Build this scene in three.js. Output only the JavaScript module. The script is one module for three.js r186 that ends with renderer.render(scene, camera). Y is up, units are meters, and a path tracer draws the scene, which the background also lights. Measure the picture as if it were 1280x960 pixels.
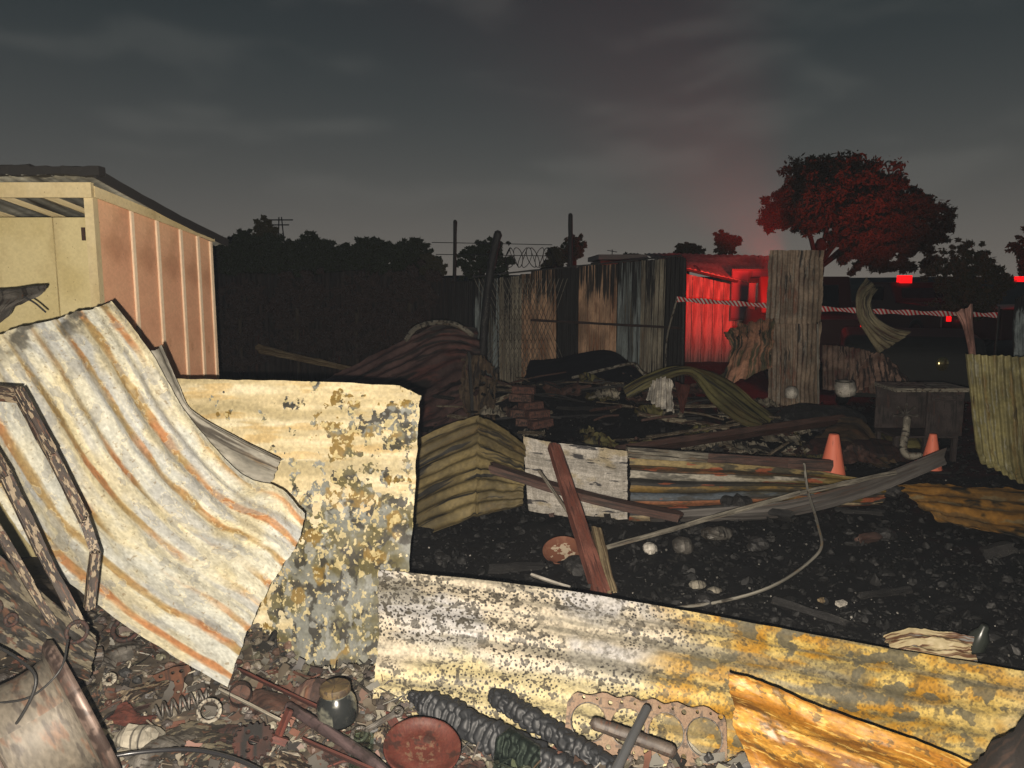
import * as THREE from 'three';
import { mergeGeometries, mergeVertices, toCreasedNormals } from 'three/addons/utils/BufferGeometryUtils.js';

// ---------- camera, sky, lights, exposure ----------
const scene = new THREE.Scene();
const camera = new THREE.PerspectiveCamera(53.08, 1280 / 960, 0.05, 900);
camera.position.set(0, 1.6, 0);
camera.rotation.set(-0.13446, 0, 0);
const renderer = new THREE.WebGLRenderer({ antialias: true });
renderer.toneMapping = THREE.LinearToneMapping;
renderer.toneMappingExposure = 1;
renderer.shadowMap.enabled = true;

// value noise used by every procedural surface
function h2(ix, iy, s) {
  let h = Math.imul(ix, 374761393) ^ Math.imul(iy, 668265263) ^ Math.imul(s, 1274126177);
  h = Math.imul(h ^ (h >>> 13), 1274126177); h ^= h >>> 16;
  return (h >>> 0) / 4294967296;
}
function vn(x, y, s = 0) {
  const ix = Math.floor(x), iy = Math.floor(y), fx = x - ix, fy = y - iy;
  const u = fx * fx * (3 - 2 * fx), v = fy * fy * (3 - 2 * fy);
  const a = h2(ix, iy, s), b = h2(ix + 1, iy, s), c = h2(ix, iy + 1, s), d = h2(ix + 1, iy + 1, s);
  return a + (b - a) * u + (c - a) * v + (a - b - c + d) * u * v;
}
function fbm(x, y, o = 4, s = 0) {
  let t = 0, a = 0.5, n = 0;
  for (let i = 0; i < o; i++) { t += a * vn(x, y, s + i * 17); n += a; a *= 0.5; x = x * 2.03 + 11.3; y = y * 2.03 + 5.7; }
  return t / n;
}
const clamp = (x, a = 0, b = 1) => Math.min(b, Math.max(a, x));
const ss = (a, b, x) => { const t = clamp((x - a) / (b - a)); return t * t * (3 - 2 * t); };
const mix = (a, b, t) => a + (b - a) * t;
const mix3 = (a, b, t) => [mix(a[0], b[0], t), mix(a[1], b[1], t), mix(a[2], b[2], t)];
function rng(seed) { let s = seed >>> 0; return () => { s = (s + 0x6D2B79F5) | 0; let t = Math.imul(s ^ (s >>> 15), 1 | s); t = (t + Math.imul(t ^ (t >>> 7), 61 | t)) ^ t; return ((t ^ (t >>> 14)) >>> 0) / 4294967296; }; }

// night sky: dark slate overhead, town glow near the horizon, thin stratus
{
  const W = 1024, Hh = 512, data = new Float32Array(W * Hh * 4);
  for (let j = 0; j < Hh; j++) for (let i = 0; i < W; i++) {
    const el = ((j + 0.5) / Hh - 0.5) * 180, az = ((i + 0.5) / W) * 360;
    const e = Math.max(el, 0);
    let r = 0.002 + 0.160 * Math.exp(-e / 9.2), gg = 0.007 + 0.136 * Math.exp(-e / 10.6), b = 0.009 + 0.114 * Math.exp(-e / 12);
    // clouds drawn out along the horizon
    const c = fbm(az * 0.10 + 8.3, e * 0.5 + fbm(az * 0.12, e * 0.2, 2, 5) * 1.3, 5, 41);
    const k = ss(0.53, 0.78, c) * ss(3, 9, e) * 0.016;
    r += k * 1.05; gg += k; b += k * 0.88;
    const p = (j * W + i) * 4; data[p] = r; data[p + 1] = gg; data[p + 2] = b; data[p + 3] = 1;
  }
  const sky = new THREE.DataTexture(data, W, Hh, THREE.RGBAFormat, THREE.FloatType);
  sky.mapping = THREE.EquirectangularReflectionMapping; sky.magFilter = THREE.LinearFilter; sky.minFilter = THREE.LinearFilter; sky.needsUpdate = true;
  scene.background = sky; scene.environment = sky; scene.environmentIntensity = 1;
}
const moon = new THREE.DirectionalLight(0xbfd0ff, 0.03);
moon.position.set(-20, 30, 12); moon.shadow.radius = 4; scene.add(moon); scene.add(moon.target);
moon.castShadow = true;
Object.assign(moon.shadow.camera, { left: -25, right: 25, top: 25, bottom: -25, far: 120 });
// the photographer's flash: a small LED just below and left of the lens
const flash = new THREE.PointLight(0xfff2e0, 70);
flash.position.set(-0.035, 1.555, 0.03); flash.shadow.radius = 0.4; flash.castShadow = true; scene.add(flash);
scene.fog = new THREE.FogExp2(0xb8c6da, 0.0002);

// ---------- helpers ----------
const used = {};
function numbered(n) { const k = used[n] = (used[n] ?? -1) + 1; return k ? `${n}_${String(k).padStart(3, '0')}` : n; }
function tag(o, label, category, group, kind) {
  if (label) o.userData.label = label; if (category) o.userData.category = category;
  if (group) o.userData.group = group; if (kind) o.userData.kind = kind; return o;
}
function thing(name, label, category, [x, y, z] = [0, 0, 0], group) {
  const o = new THREE.Group(); o.name = numbered(name); o.position.set(x, y, z); scene.add(o);
  return tag(o, label, category, group);
}
function part(name, geo, mat, parent, label) { const m = new THREE.Mesh(geo, mat); m.name = name; parent.add(m); if (label) m.userData.label = label; return m; }
// part built in world coordinates under a group that stands at its base
function wpart(name, geo, mat, parent, label) {
  let x = 0, y = 0, z = 0; for (let p = parent; p && p !== scene; p = p.parent) { x += p.position.x; y += p.position.y; z += p.position.z; }
  geo.translate(-x, -y, -z); return part(name, geo, mat, parent, label);
}
function solo(name, geo, mat, label, category, group) {
  geo.computeBoundingBox(); const b = geo.boundingBox, x = (b.min.x + b.max.x) / 2, y = b.min.y, z = (b.min.z + b.max.z) / 2;
  geo.translate(-x, -y, -z);
  const m = new THREE.Mesh(geo, mat); m.name = numbered(name); m.position.set(x, y, z); scene.add(m); return tag(m, label, category, group);
}
function structure(name, geo, mat) { const m = new THREE.Mesh(geo, mat); m.name = numbered(name); m.userData.kind = 'structure'; scene.add(m); return m; }
const V = (p) => new THREE.Vector3(p[0], p[1], p[2]);
const lerp = (a, b, t) => [mix(a[0], b[0], t), mix(a[1], b[1], t), mix(a[2], b[2], t)];
const add = (a, b) => [a[0] + b[0], a[1] + b[1], a[2] + b[2]];

// ground height: trampled rubble bank where the photographer stands, charred flat beyond, low collapsed heaps
function H(x, z) {
  const d = -z;
  let y = 0.17 * mix(ss(2.5, 2.05, d), mix(ss(3.0, 2.6, d), ss(4.1, 3.4, d), ss(-0.75, -1.05, x)), ss(-0.12, -0.42, x)) * ss(-4.5, -3.0, d);
  y += 0.42 * Math.exp(-(((x - 1.1) / 1.7) ** 2) - (((d - 8.6) / 1.0) ** 2));
  y += 0.30 * Math.exp(-(((x + 1.0) / 1.0) ** 2) - (((d - 8.2) / 0.9) ** 2));
  const near = ss(26, 10, Math.hypot(x, z + 5));
  y += near * ((fbm(x * 1.3 + 50, z * 1.3 + 50, 3, 7) - 0.5) * 0.10 + (fbm(x * 7 + 50, z * 7 + 50, 3, 9) - 0.5) * 0.05);
  return y;
}
const seat = (p, o = 0) => [p[0], H(p[0], p[2]) + o, p[2]];

// texture from a function (u, v) -> [r, g, b, height] in sRGB 0..255
function tex(w, h, f, rep) {
  const d = new Uint8Array(w * h * 4), b = new Uint8Array(w * h * 4);
  for (let j = 0; j < h; j++) for (let i = 0; i < w; i++) {
    const c = f((i + 0.5) / w, (j + 0.5) / h), p = (j * w + i) * 4;
    d[p] = clamp(c[0], 0, 255); d[p + 1] = clamp(c[1], 0, 255); d[p + 2] = clamp(c[2], 0, 255); d[p + 3] = 255;
    b[p] = b[p + 1] = b[p + 2] = clamp(c[3] ?? 128, 0, 255); b[p + 3] = 255;
  }
  const mk = (a, cs) => { const t = new THREE.DataTexture(a, w, h); t.magFilter = THREE.LinearFilter; t.minFilter = THREE.LinearMipmapLinearFilter; t.generateMipmaps = true; t.wrapS = t.wrapT = THREE.RepeatWrapping; if (cs) t.colorSpace = THREE.SRGBColorSpace; if (rep) t.repeat.set(rep, rep); t.needsUpdate = true; return t; };
  return { map: mk(d, true), bump: mk(b, false) };
}
function mat(t, rough = 0.75, o = {}) {
  const m = new THREE.MeshStandardMaterial({ roughness: rough, side: THREE.DoubleSide, ...o });
  if (t) { m.map = t.map; if (o.bumpScale) { m.bumpMap = t.bump; m.bumpScale = o.bumpScale; } }
  return m;
}
const lin = (r, g, b) => new THREE.Color().setRGB(r, g, b);
const plain = (r, g, b, rough = 0.8, o = {}) => new THREE.MeshStandardMaterial({ color: lin(r, g, b), roughness: rough, side: THREE.DoubleSide, ...o });

// ---- sheet metal: control grid of points -> corrugated, dented sheet with real thickness ----
function cr(a, b, c, d, t) { const o = []; for (let k = 0; k < 3; k++) o.push(0.5 * (2 * b[k] + (c[k] - a[k]) * t + (2 * a[k] - 5 * b[k] + 4 * c[k] - d[k]) * t * t + (3 * b[k] - a[k] - 3 * c[k] + d[k]) * t * t * t)); return o; }
function row(pts, u) {
  const n = pts.length - 1; if (n === 1) return lerp(pts[0], pts[1], u);
  const f = clamp(u) * n, i = Math.min(n - 1, Math.floor(f)), t = f - i;
  const ext = (a, b) => [2 * a[0] - b[0], 2 * a[1] - b[1], 2 * a[2] - b[2]];
  return cr(i ? pts[i - 1] : ext(pts[0], pts[1]), pts[i], pts[i + 1], i + 2 <= n ? pts[i + 2] : ext(pts[n], pts[n - 1]), t);
}
function sheetGeo(grid, { nu = 80, nv = 80, waves = 8, amp = 0.009, along = 'v', thick = 0.002, jag = 0.01, dent = 0.01, dentF = 4, seed = 1, uvs = [1, 1], bend, flatEdge = 0, hole = 0, swap = false, cut } = {}) {
  const S = (u, v) => row(grid.map((r) => row(r, u)), v);
  const front = [], back = [], uv = [];
  const J = (t, k) => jag * (0.75 * fbm(t * 7, k * 3.3, 3, seed + k) + 0.25 * vn(t * 46, k, seed + 9 + k));
  for (let j = 0; j <= nv; j++) for (let i = 0; i <= nu; i++) {
    let s = i / nu, t = j / nv;
    const u = mix(J(t, 1), 1 - J(t, 2), s), v = mix(J(s, 3), 1 - J(s, 4), t);
    const e = 0.004, p = V(S(u, v));
    const du = V(S(Math.min(1, u + e), v)).sub(V(S(Math.max(0, u - e), v))), dv = V(S(u, Math.min(1, v + e))).sub(V(S(u, Math.max(0, v - e))));
    const n = dv.clone().cross(du).normalize();   // u right, v down on screen: towards the viewer
    const a = along === 'v' ? u : v, b = along === 'v' ? v : u;
    const w = amp * Math.cos(2 * Math.PI * waves * (a + 0.012 * (fbm(b * 5, a * 3, 2, seed + 30) - 0.5)));
    const flat = flatEdge ? mix(1, ss(0, flatEdge, Math.min(b, 1 - b)), 0.8) : 1;
    const dn = dent * ((fbm(u * dentF, v * dentF, 4, seed + 60) - 0.5) * 2 + 0.35 * (fbm(u * dentF * 5, v * dentF * 5, 2, seed + 80) - 0.5));
    p.addScaledVector(n, w * flat + dn + (bend ? bend(u, v) : 0));
    front.push(p); back.push(p.clone().addScaledVector(n, -thick)); uv.push(swap ? [v * uvs[0], u * uvs[1]] : [u * uvs[0], v * uvs[1]]);
  }
  const pos = [], uu = [], idx = [], W = nu + 1;
  // uv follow the length measured along the rippled metal itself
  const ar = uv.map((q) => [...(swap ? [q[1] / uvs[1], q[0] / uvs[0]] : [q[0] / uvs[0], q[1] / uvs[1]])]);
  const run = (ids, k) => { const L = [0]; for (let i = 1; i < ids.length; i++) L.push(L[i - 1] + front[ids[i]].distanceTo(front[ids[i - 1]])); const T = L[L.length - 1] || 1, a0 = ar[ids[0]][k], a1 = ar[ids[ids.length - 1]][k]; return ids.map((id, i) => mix(a0, a1, L[i] / T)); };
  for (let j = 0; j <= nv; j++) { const ids = Array.from({ length: W }, (_, i) => j * W + i); run(ids, 0).forEach((x, i) => { uv[ids[i]] = [x, 0]; }); }
  for (let i = 0; i <= nu; i++) { const ids = Array.from({ length: nv + 1 }, (_, j) => j * W + i); run(ids, 1).forEach((x, j) => { uv[ids[j]][1] = x; }); }
  for (let k = 0; k < uv.length; k++) uv[k] = swap ? [uv[k][1] * uvs[0], uv[k][0] * uvs[1]] : [uv[k][0] * uvs[0], uv[k][1] * uvs[1]];
  const push = (p, t) => { pos.push(p.x, p.y, p.z); uu.push(t[0], t[1]); return pos.length / 3 - 1; };
  front.forEach((p, k) => push(p, uv[k])); const B = front.length; back.forEach((p, k) => push(p, uv[k]));
  const gone = (i, j) => (cut && cut((i + 0.5) / nu, (j + 0.5) / nv)) || hole && fbm((i / nu) * 9 + seed, (j / nv) * 9, 3, seed + 7) > 1 - hole;
  for (let j = 0; j < nv; j++) for (let i = 0; i < nu; i++) {
    if (gone(i, j)) continue;
    const a = j * W + i, b = a + 1, c = a + W, d = c + 1;
    idx.push(a, c, b, b, c, d, B + a, B + b, B + c, B + b, B + d, B + c);
  }
  const rim = []; for (let i = 0; i <= nu; i++) rim.push(i); for (let j = 1; j <= nv; j++) rim.push(j * W + nu); for (let i = nu - 1; i >= 0; i--) rim.push(nv * W + i); for (let j = nv - 1; j >= 0; j--) rim.push(j * W);
  for (let k = 0; k < rim.length - 1; k++) {
    const a = rim[k], b = rim[k + 1], ci = Math.min(nu - 1, Math.min(a % W, b % W)), cj = Math.min(nv - 1, Math.min(Math.floor(a / W), Math.floor(b / W))); if (cut && gone(ci, cj)) continue; const q = [push(front[a], uv[a]), push(front[b], uv[b]), push(back[a], uv[a]), push(back[b], uv[b])];
    idx.push(q[0], q[1], q[2], q[1], q[3], q[2]);
  }
  const g = new THREE.BufferGeometry(); g.setAttribute('position', new THREE.Float32BufferAttribute(pos, 3)); g.setAttribute('uv', new THREE.Float32BufferAttribute(uu, 2)); g.setIndex(idx); g.computeVertexNormals(); return g;
}
// ---- bars, tubes, stones ----
function orient(g, a, b, roll = 0) {   // geometry built along +Y from 0 to 1*len
  const A = V(a), D = V(b).sub(A).normalize(); const q = new THREE.Quaternion().setFromUnitVectors(new THREE.Vector3(0, 1, 0), D);
  g.rotateY(roll); g.applyQuaternion(q); g.translate(A.x, A.y, A.z); return g;
}
const dist = (a, b) => V(a).distanceTo(V(b));
function plank(a, b, w, t, { seed = 1, rough = 0.15, roll = 0, sag = 0, seg = 14, taper = 0 } = {}) {
  const L = dist(a, b), g = new THREE.BoxGeometry(w, L, t, 3, seg, 2); g.translate(0, L / 2, 0);
  const p = g.attributes.position;
  for (let i = 0; i < p.count; i++) {
    let x = p.getX(i), y = p.getY(i), z = p.getZ(i); const k = y / L;
    const n = (q) => (fbm(k * L * 9 + q * 3.7, q + (x / w) * 1.5 + (z / t), 3, seed + q) - 0.5) * 2;
    x *= (1 - taper * k); z *= (1 - taper * k);
    x += n(1) * rough * w; z += n(2) * rough * t + sag * Math.sin(Math.PI * k);
    if (k < 0.001 || k > 0.999) y += (h2(Math.round(x / w * 30), Math.round(z / t * 30), seed) - 0.5) * w * 0.5;
    p.setXYZ(i, x, y, z);
  }
  const q = g.attributes.uv; for (let i = 0; i < q.count; i++) q.setXY(i, q.getX(i) * 0.4 + h2(seed, 3, 1), q.getY(i) * Math.max(0.6, L * 1.6));
  g.computeVertexNormals(); return orient(g, a, b, roll);
}
function tube(pts, r, seg = 40, rad = 7, rough = 0, seed = 1) {
  const g = new THREE.TubeGeometry(new THREE.CatmullRomCurve3(pts.map(V), false, 'centripetal'), seg, r, rad);
  const caps = [0, 1].map((e) => { const c = V(pts[e ? pts.length - 1 : 0]); const s = new THREE.SphereGeometry(r * 0.98, rad, 4); s.translate(c.x, c.y, c.z); return s; });
  const m = mergeGeometries([g, ...caps]);
  if (rough) { const p = m.attributes.position, n = m.attributes.normal; for (let i = 0; i < p.count; i++) { const k = rough * (fbm(p.getX(i) * 40, p.getY(i) * 40 + p.getZ(i) * 31, 3, seed) - 0.5) * 2; p.setXYZ(i, p.getX(i) + n.getX(i) * k, p.getY(i) + n.getY(i) * k, p.getZ(i) + n.getZ(i) * k); } m.computeVertexNormals(); }
  return m;
}
function rock(r, seed, detail = 2, [sx, sy, sz] = [1, 1, 1], k = 0.35) {
  const g = mergeVertices(new THREE.IcosahedronGeometry(r, detail).deleteAttribute('uv').deleteAttribute('normal')); const p = g.attributes.position;
  for (let i = 0; i < p.count; i++) { const x = p.getX(i) / r, y = p.getY(i) / r, z = p.getZ(i) / r; const s = 1 + k * ((fbm(x * 1.6 + 9 + seed, y * 1.6 + z * 1.3 + 9, 3, seed) - 0.5) * 2); p.setXYZ(i, x * r * s * sx, y * r * s * sy, z * r * s * sz); }
  g.computeVertexNormals(); const f = g.toNonIndexed(); f.computeVertexNormals();
  const uv = new Float32Array(f.attributes.position.count * 2); for (let i = 0; i < uv.length / 2; i++) { uv[2 * i] = f.attributes.position.getX(i) * 3; uv[2 * i + 1] = f.attributes.position.getZ(i) * 3 + f.attributes.position.getY(i) * 3; }
  f.setAttribute('uv', new THREE.BufferAttribute(uv, 2)); return f;
}
function lathe(prof, seg = 48) { return new THREE.LatheGeometry(prof.map(([r, y]) => new THREE.Vector2(r, y)), seg); }
function flatUV(g, s = 1) { const p = g.attributes.position, q = g.attributes.uv; for (let i = 0; i < p.count; i++) q.setXY(i, 0.5 + p.getX(i) * s, 0.5 + p.getZ(i) * s); return g; }
function place(g, p, rx = 0, ry = 0, rz = 0, s = 1) { g.applyMatrix4(new THREE.Matrix4().compose(V(p), new THREE.Quaternion().setFromEuler(new THREE.Euler(rx, ry, rz, 'YXZ')), new THREE.Vector3(s, s, s))); return g; }
function rough(g, k, f, seed) { const p = g.attributes.position, n = g.attributes.normal; for (let i = 0; i < p.count; i++) { const q = k * (fbm(p.getX(i) * f + 20, p.getY(i) * f + p.getZ(i) * f * 0.8 + 20, 3, seed) - 0.5) * 2; p.setXYZ(i, p.getX(i) + n.getX(i) * q, p.getY(i) + n.getY(i) * q, p.getZ(i) + n.getZ(i) * q); } g.computeVertexNormals(); return g; }
function plateGeo(pts, t, holes = [], bevel = 0.0008) {
  const sh = new THREE.Shape(pts.map(([x, y]) => new THREE.Vector2(x, y)));
  for (const [x, y, r, ry] of holes) { const h = new THREE.Path(); h.absellipse(x, y, r, ry ?? r, 0, Math.PI * 2); sh.holes.push(h); }
  return new THREE.ExtrudeGeometry(sh, { depth: t, bevelEnabled: bevel > 0, bevelSize: bevel, bevelThickness: bevel, bevelSegments: 1, curveSegments: 18 });
}
// ---------- materials ----------
const flake = (u, v, s, f = 1) => fbm(u * 22 * f, v * 22 * f, 5, s);
// A: galvanised sheet, cream wash, rust running in the troughs (stripes follow the corrugation)
const WA = 8;
const texA = tex(1024, 1280, (u, v) => {
  const edge = fbm(u * 34, v * 9, 4, 3), big = fbm(u * 4, v * 4, 4, 8), fine = fbm(u * 110, v * 120, 3, 12), sc = fbm(u * 18, v * 20, 5, 77);
  const trough = 0.5 - 0.5 * Math.cos(2 * Math.PI * WA * (u + 0.012 * (fbm(v * 5, u * 3, 2, 41) - 0.5)));
  let c = mix3([178, 179, 170], [198, 193, 170], ss(0.35, 0.65, big));
  c = mix3(c, [152, 154, 154], ss(0.50, 0.66, fbm(u * 24, v * 3, 4, 78)) * 0.7);
  c = mix3(c, [192, 178, 136], ss(0.48, 0.7, fbm(u * 9, v * 6, 5, 31)) * 0.55);
  const on = ss(0.34, 0.6, fbm(u * 8, v * 2.6, 4, 55) + 0.10 * v);
  const run = ss(0.70, 0.98, trough + (edge - 0.5) * 0.5) * on + 0.5 * ss(0.45, 1.0, trough + (edge - 0.5) * 0.7) * on * ss(0.5, 0.62, sc);
  c = mix3(c, mix3([140, 116, 72], [158, 106, 66], ss(0.35, 0.7, fbm(u * 6, v * 9, 3, 90) + 0.22 * (v - 0.4))), clamp(run) * 0.9);
  const peel = ss(0.655, 0.67, sc + 0.08 * (fine - 0.5)); c = mix3(c, [140, 140, 136], peel * 0.5);
  const rim = ss(0.63, 0.65, sc + 0.08 * (fine - 0.5)) * (1 - peel); c = mix3(c, [204, 194, 160], rim * 0.5);
  const soot = ss(0.46, 0.66, fbm(u * 14, v * 18, 5, 19)) * ss(0.13, 0.0, v + 0.10 * (big - 0.5)); c = mix3(c, [70, 68, 62], soot * 0.85);
  const speck = ss(0.70, 0.8, fbm(u * 70, v * 150, 4, 99)); c = mix3(c, [120, 104, 80], speck * 0.5);
  const k = 0.84 + 0.32 * fine; return [c[0] * k, c[1] * k, c[2] * k, 150 - 50 * peel + 60 * (fine - 0.5) + 30 * (sc - 0.5)];
});
// B: cream paint flaking off in scabs to olive, slate and black
const texB = tex(1280, 1024, (u, v) => {
  const bias = 0.23 * ss(0.38, 0.9, u) + 0.30 * ss(0.30, 0.72, v) * ss(0.36, 0.66, u + 0.15 * ss(0.6, 1, v)) - 0.10 * ss(0.95, 1, u) * ss(0.6, 0.3, v) - 0.07 * ss(0.14, 0.03, v);
  const n = fbm(u * 30, v * 24, 6, 5), n2 = fbm(u * 75, v * 62, 4, 6), fine = fbm(u * 140, v * 120, 3, 71), band = fbm(u * 2, v * 26, 4, 23), stk = fbm(u * 5, v * 70, 3, 25);
  let c = mix3([184, 170, 134], [198, 188, 158], ss(0.35, 0.7, band));
  c = mix3(c, [146, 134, 100], ss(0.50, 0.72, fbm(u * 3, v * 17, 5, 88)) * 0.75); c = mix3(c, [168, 138, 84], ss(0.58, 0.72, fbm(u * 6, v * 30, 4, 89)) * 0.5);
  const m = ss(0.560, 0.580, n * 0.46 + n2 * 0.20 + stk * 0.08 + bias * 0.62 + 0.06 * (fine - 0.5) + 0.075);
  const k1 = fbm(u * 9, v * 11, 5, 201), k2 = fbm(u * 26, v * 24, 5, 305);
  let d = mix3([82, 76, 46], [110, 112, 106], ss(0.38, 0.62, k1)); d = mix3(d, [42, 40, 34], ss(0.52, 0.64, k2) * 0.85); d = mix3(d, [118, 94, 40], ss(0.58, 0.7, fbm(u * 15, v * 15, 4, 410)) * 0.9);
  d = mix3(d, [130, 132, 128], ss(0.60, 0.68, fbm(u * 34, v * 28, 5, 512)) * 0.8);
  const spots = ss(0.60, 0.64, fbm(u * 90, v * 80, 3, 640) * 0.7 + 0.3 * n); d = mix3(d, [178, 164, 120], spots * 0.85);
  c = mix3(c, d, m); const k = 0.86 + 0.28 * fine;
  return [c[0] * k, c[1] * k, c[2] * k, 170 - 80 * m + 50 * (fine - 0.5) + 30 * m * spots];
});
// C: blistered enamel: bubbled black cells over cream, turning ochre to the right
const texC = tex(2048, 640, (u, v) => {
  const U = u * 4.2, fine = fbm(U * 80, v * 80, 3, 13);
  let best = 9; const cx = U * 42, cy = v * 42, ix = Math.floor(cx), iy = Math.floor(cy);
  for (let a = -1; a <= 1; a++) for (let b = -1; b <= 1; b++) { const q = h2(ix + a, iy + b, 5), w = h2(ix + a, iy + b, 6); const dx = ix + a + q - cx, dy = iy + b + w - cy; best = Math.min(best, (dx * dx + dy * dy) / (0.15 + 1.0 * h2(ix + a, iy + b, 8))); }
  const cell = Math.sqrt(best);
  const big = fbm(U * 2.2, v * 5, 4, 31), str = fbm(U * 1.5, v * 18, 5, 47);
  const yel = ss(0.36, 0.55, u + 0.24 * (big - 0.5)), pale = ss(0.80, 0.92, u + 0.2 * (big - 0.5));
  let c = mix3([180, 170, 150], [160, 158, 156], ss(0.42, 0.6, big)); c = mix3(c, [178, 164, 116], ss(0.4, 0.7, v + 0.7 * (big - 0.5)) * 0.8);
  let y = mix3([160, 118, 40], [186, 160, 90], ss(0.4, 0.62, fbm(U * 5, v * 9, 5, 66))); y = mix3(y, [128, 118, 84], ss(0.54, 0.7, fbm(U * 4, v * 12, 6, 91)) * 0.75);
  c = mix3(c, y, yel); c = mix3(c, [190, 180, 150], pale * 0.85);
  c = mix3(c, [110, 106, 94], ss(0.52, 0.7, str) * 0.65);
  const black = (1 - 0.7 * yel) * ss(0.34, 0.6, fbm(U * 3.1, v * 6, 4, 120) + 0.08);
  const dots = ss(0.36, 0.2, cell + 0.45 * (fine - 0.5)) * black; c = mix3(c, [44, 42, 41], dots * 0.88);
  const crack = ss(0.57, 0.63, fbm(U * 34, v * 40, 5, 140)) * (0.25 + 0.75 * black); c = mix3(c, [62, 58, 50], crack * 0.8);
  const chip = ss(0.61, 0.64, fbm(U * 10, v * 13, 6, 171)) * yel * (1 - 0.7 * pale); c = mix3(c, [90, 86, 72], chip * 0.85);
  const k = 0.82 + 0.36 * fine; return [c[0] * k, c[1] * k, c[2] * k, 150 - 90 * dots - 40 * crack - 40 * chip + 40 * (fine - 0.5)];
});
// D: scorched golden enamel
const texD = tex(1024, 512, (u, v) => {
  const a = fbm(u * 3 + v * 2, v * 9, 5, 5), b = fbm(u * 18, v * 40, 5, 9), f = fbm(u * 90, v * 70, 3, 2);
  let c = mix3([130, 86, 26], [162, 120, 48], ss(0.35, 0.62, a)); c = mix3(c, [92, 60, 24], ss(0.5, 0.72, fbm(u * 4, v * 8, 6, 77)) * 0.9); c = mix3(c, [186, 158, 90], ss(0.63, 0.72, b) * 0.7); c = mix3(c, [70, 56, 34], ss(0.66, 0.7, fbm(u * 30, v * 20, 4, 91)) * 0.6);
  const k = 0.82 + 0.36 * f; return [c[0] * k, c[1] * k, c[2] * k, 128 + 80 * (f - 0.5)];
});
// generic corrugated iron: base, rust and soot runs along the ridges (v)
function iron(seed, base, rust, soot, o = {}) {
  return tex(o.w ?? 320, o.h ?? 512, (u, v) => {
    const f = fbm(u * 70, v * 60, 3, seed), l = fbm(u * 40, v * 2.5, 4, seed + 3), b = fbm(u * 5, v * 5, 4, seed + 5);
    let c = mix3(base, base.map((x) => x * 0.72), ss(0.3, 0.7, b));
    c = mix3(c, rust, ss(1 - (o.rust ?? 0.45), 1.12 - (o.rust ?? 0.45), l * 0.6 + b * 0.4));
    const s = ss(1 - (o.soot ?? 0.5), 1.1 - (o.soot ?? 0.5), l * 0.62 + 0.38 * fbm(u * 9, v * 4, 4, seed + 9) + (o.top ?? 0) * ss(0.45, 0.0, v + 0.35 * (l - 0.5)));
    c = mix3(c, soot, s * 0.94); if (o.wet) c = mix3(c, [150, 150, 140], ss(0.68, 0.72, fbm(u * 60, v * 9, 3, seed + 21)) * 0.6);
    const k = 0.84 + 0.32 * f; return [c[0] * k, c[1] * k, c[2] * k, 128 + 70 * (f - 0.5)];
  });
}
const SOOT = [24, 23, 22], RUST = [92, 52, 34];
const mA = mat(texA, 0.5, { bumpScale: 0.0009 }), mB = mat(texB, 0.5, { bumpScale: 0.0016 }), mC = mat(texC, 0.55, { bumpScale: 0.0018 }), mD = mat(texD, 0.45, { bumpScale: 0.001 });
const mFence = [
  mat(iron(11, [136, 146, 146], [88, 80, 66], SOOT, { soot: 0.46, top: 0.15 }), 0.7),
  mat(iron(23, [196, 160, 130], [146, 104, 76], SOOT, { soot: 0.36, top: 0.26 }), 0.75),
  mat(iron(37, [38, 37, 36], [44, 36, 30], SOOT, { soot: 0.5 }), 0.75),
  mat(iron(41, [156, 148, 130], [120, 92, 66], SOOT, { soot: 0.43, top: 0.14, wet: 1 }), 0.7),
  mat(iron(59, [46, 38, 34], [60, 34, 28], SOOT, { soot: 0.48 }), 0.8),
];
const mRust = mat(iron(61, [74, 52, 42], [66, 42, 32], [34, 28, 25], { rust: 0.55, soot: 0.44, w: 256, h: 256 }), 0.85, { bumpScale: 0.0015 });
const mRed = mat(iron(67, [84, 42, 32], [74, 34, 25], [44, 27, 22], { rust: 0.5, soot: 0.4, w: 256, h: 256 }), 0.8, { bumpScale: 0.0012 });
const mDarkRust = mat(iron(71, [58, 38, 32], [66, 36, 28], SOOT, { rust: 0.5, soot: 0.5, w: 256, h: 256 }), 0.8);
const mSteel = mat(iron(73, [112, 108, 102], [96, 70, 52], [48, 45, 42], { rust: 0.42, soot: 0.45, w: 256, h: 256 }), 0.5, { metalness: 0.35, bumpScale: 0.0012 });
const mPaleSteel = mat(iron(79, [168, 164, 152], [140, 112, 80], [70, 66, 60], { rust: 0.4, soot: 0.4, w: 256, h: 256 }), 0.5, { bumpScale: 0.001 });
const mAsh = mat(iron(83, [150, 144, 130], [110, 92, 74], [50, 47, 43], { rust: 0.45, soot: 0.46, w: 256, h: 256 }), 0.9);
const mOlive = mat(iron(89, [112, 106, 66], [86, 72, 40], [36, 35, 28], { rust: 0.5, soot: 0.46 }), 0.7);
const charT = tex(512, 512, (u, v) => {
  const f = fbm(u * 60, v * 60, 4, 4), g = fbm(u * 9, v * 9, 4, 8), a = ss(0.70, 0.74, fbm(u * 110, v * 110, 2, 15)) * ss(0.48, 0.62, fbm(u * 6, v * 6, 3, 33));
  const k = 26 + 34 * f * g * 2; const c = mix3([k, k * 0.98, k * 0.97], [120, 116, 106], a * 0.85); return [...c, 40 + 170 * f];
});
const mChar = mat(charT, 0.62, { bumpScale: 0.004 });
const mCoal = new THREE.MeshStandardMaterial({ color: lin(0.016, 0.016, 0.017), roughness: 0.48 });
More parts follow.
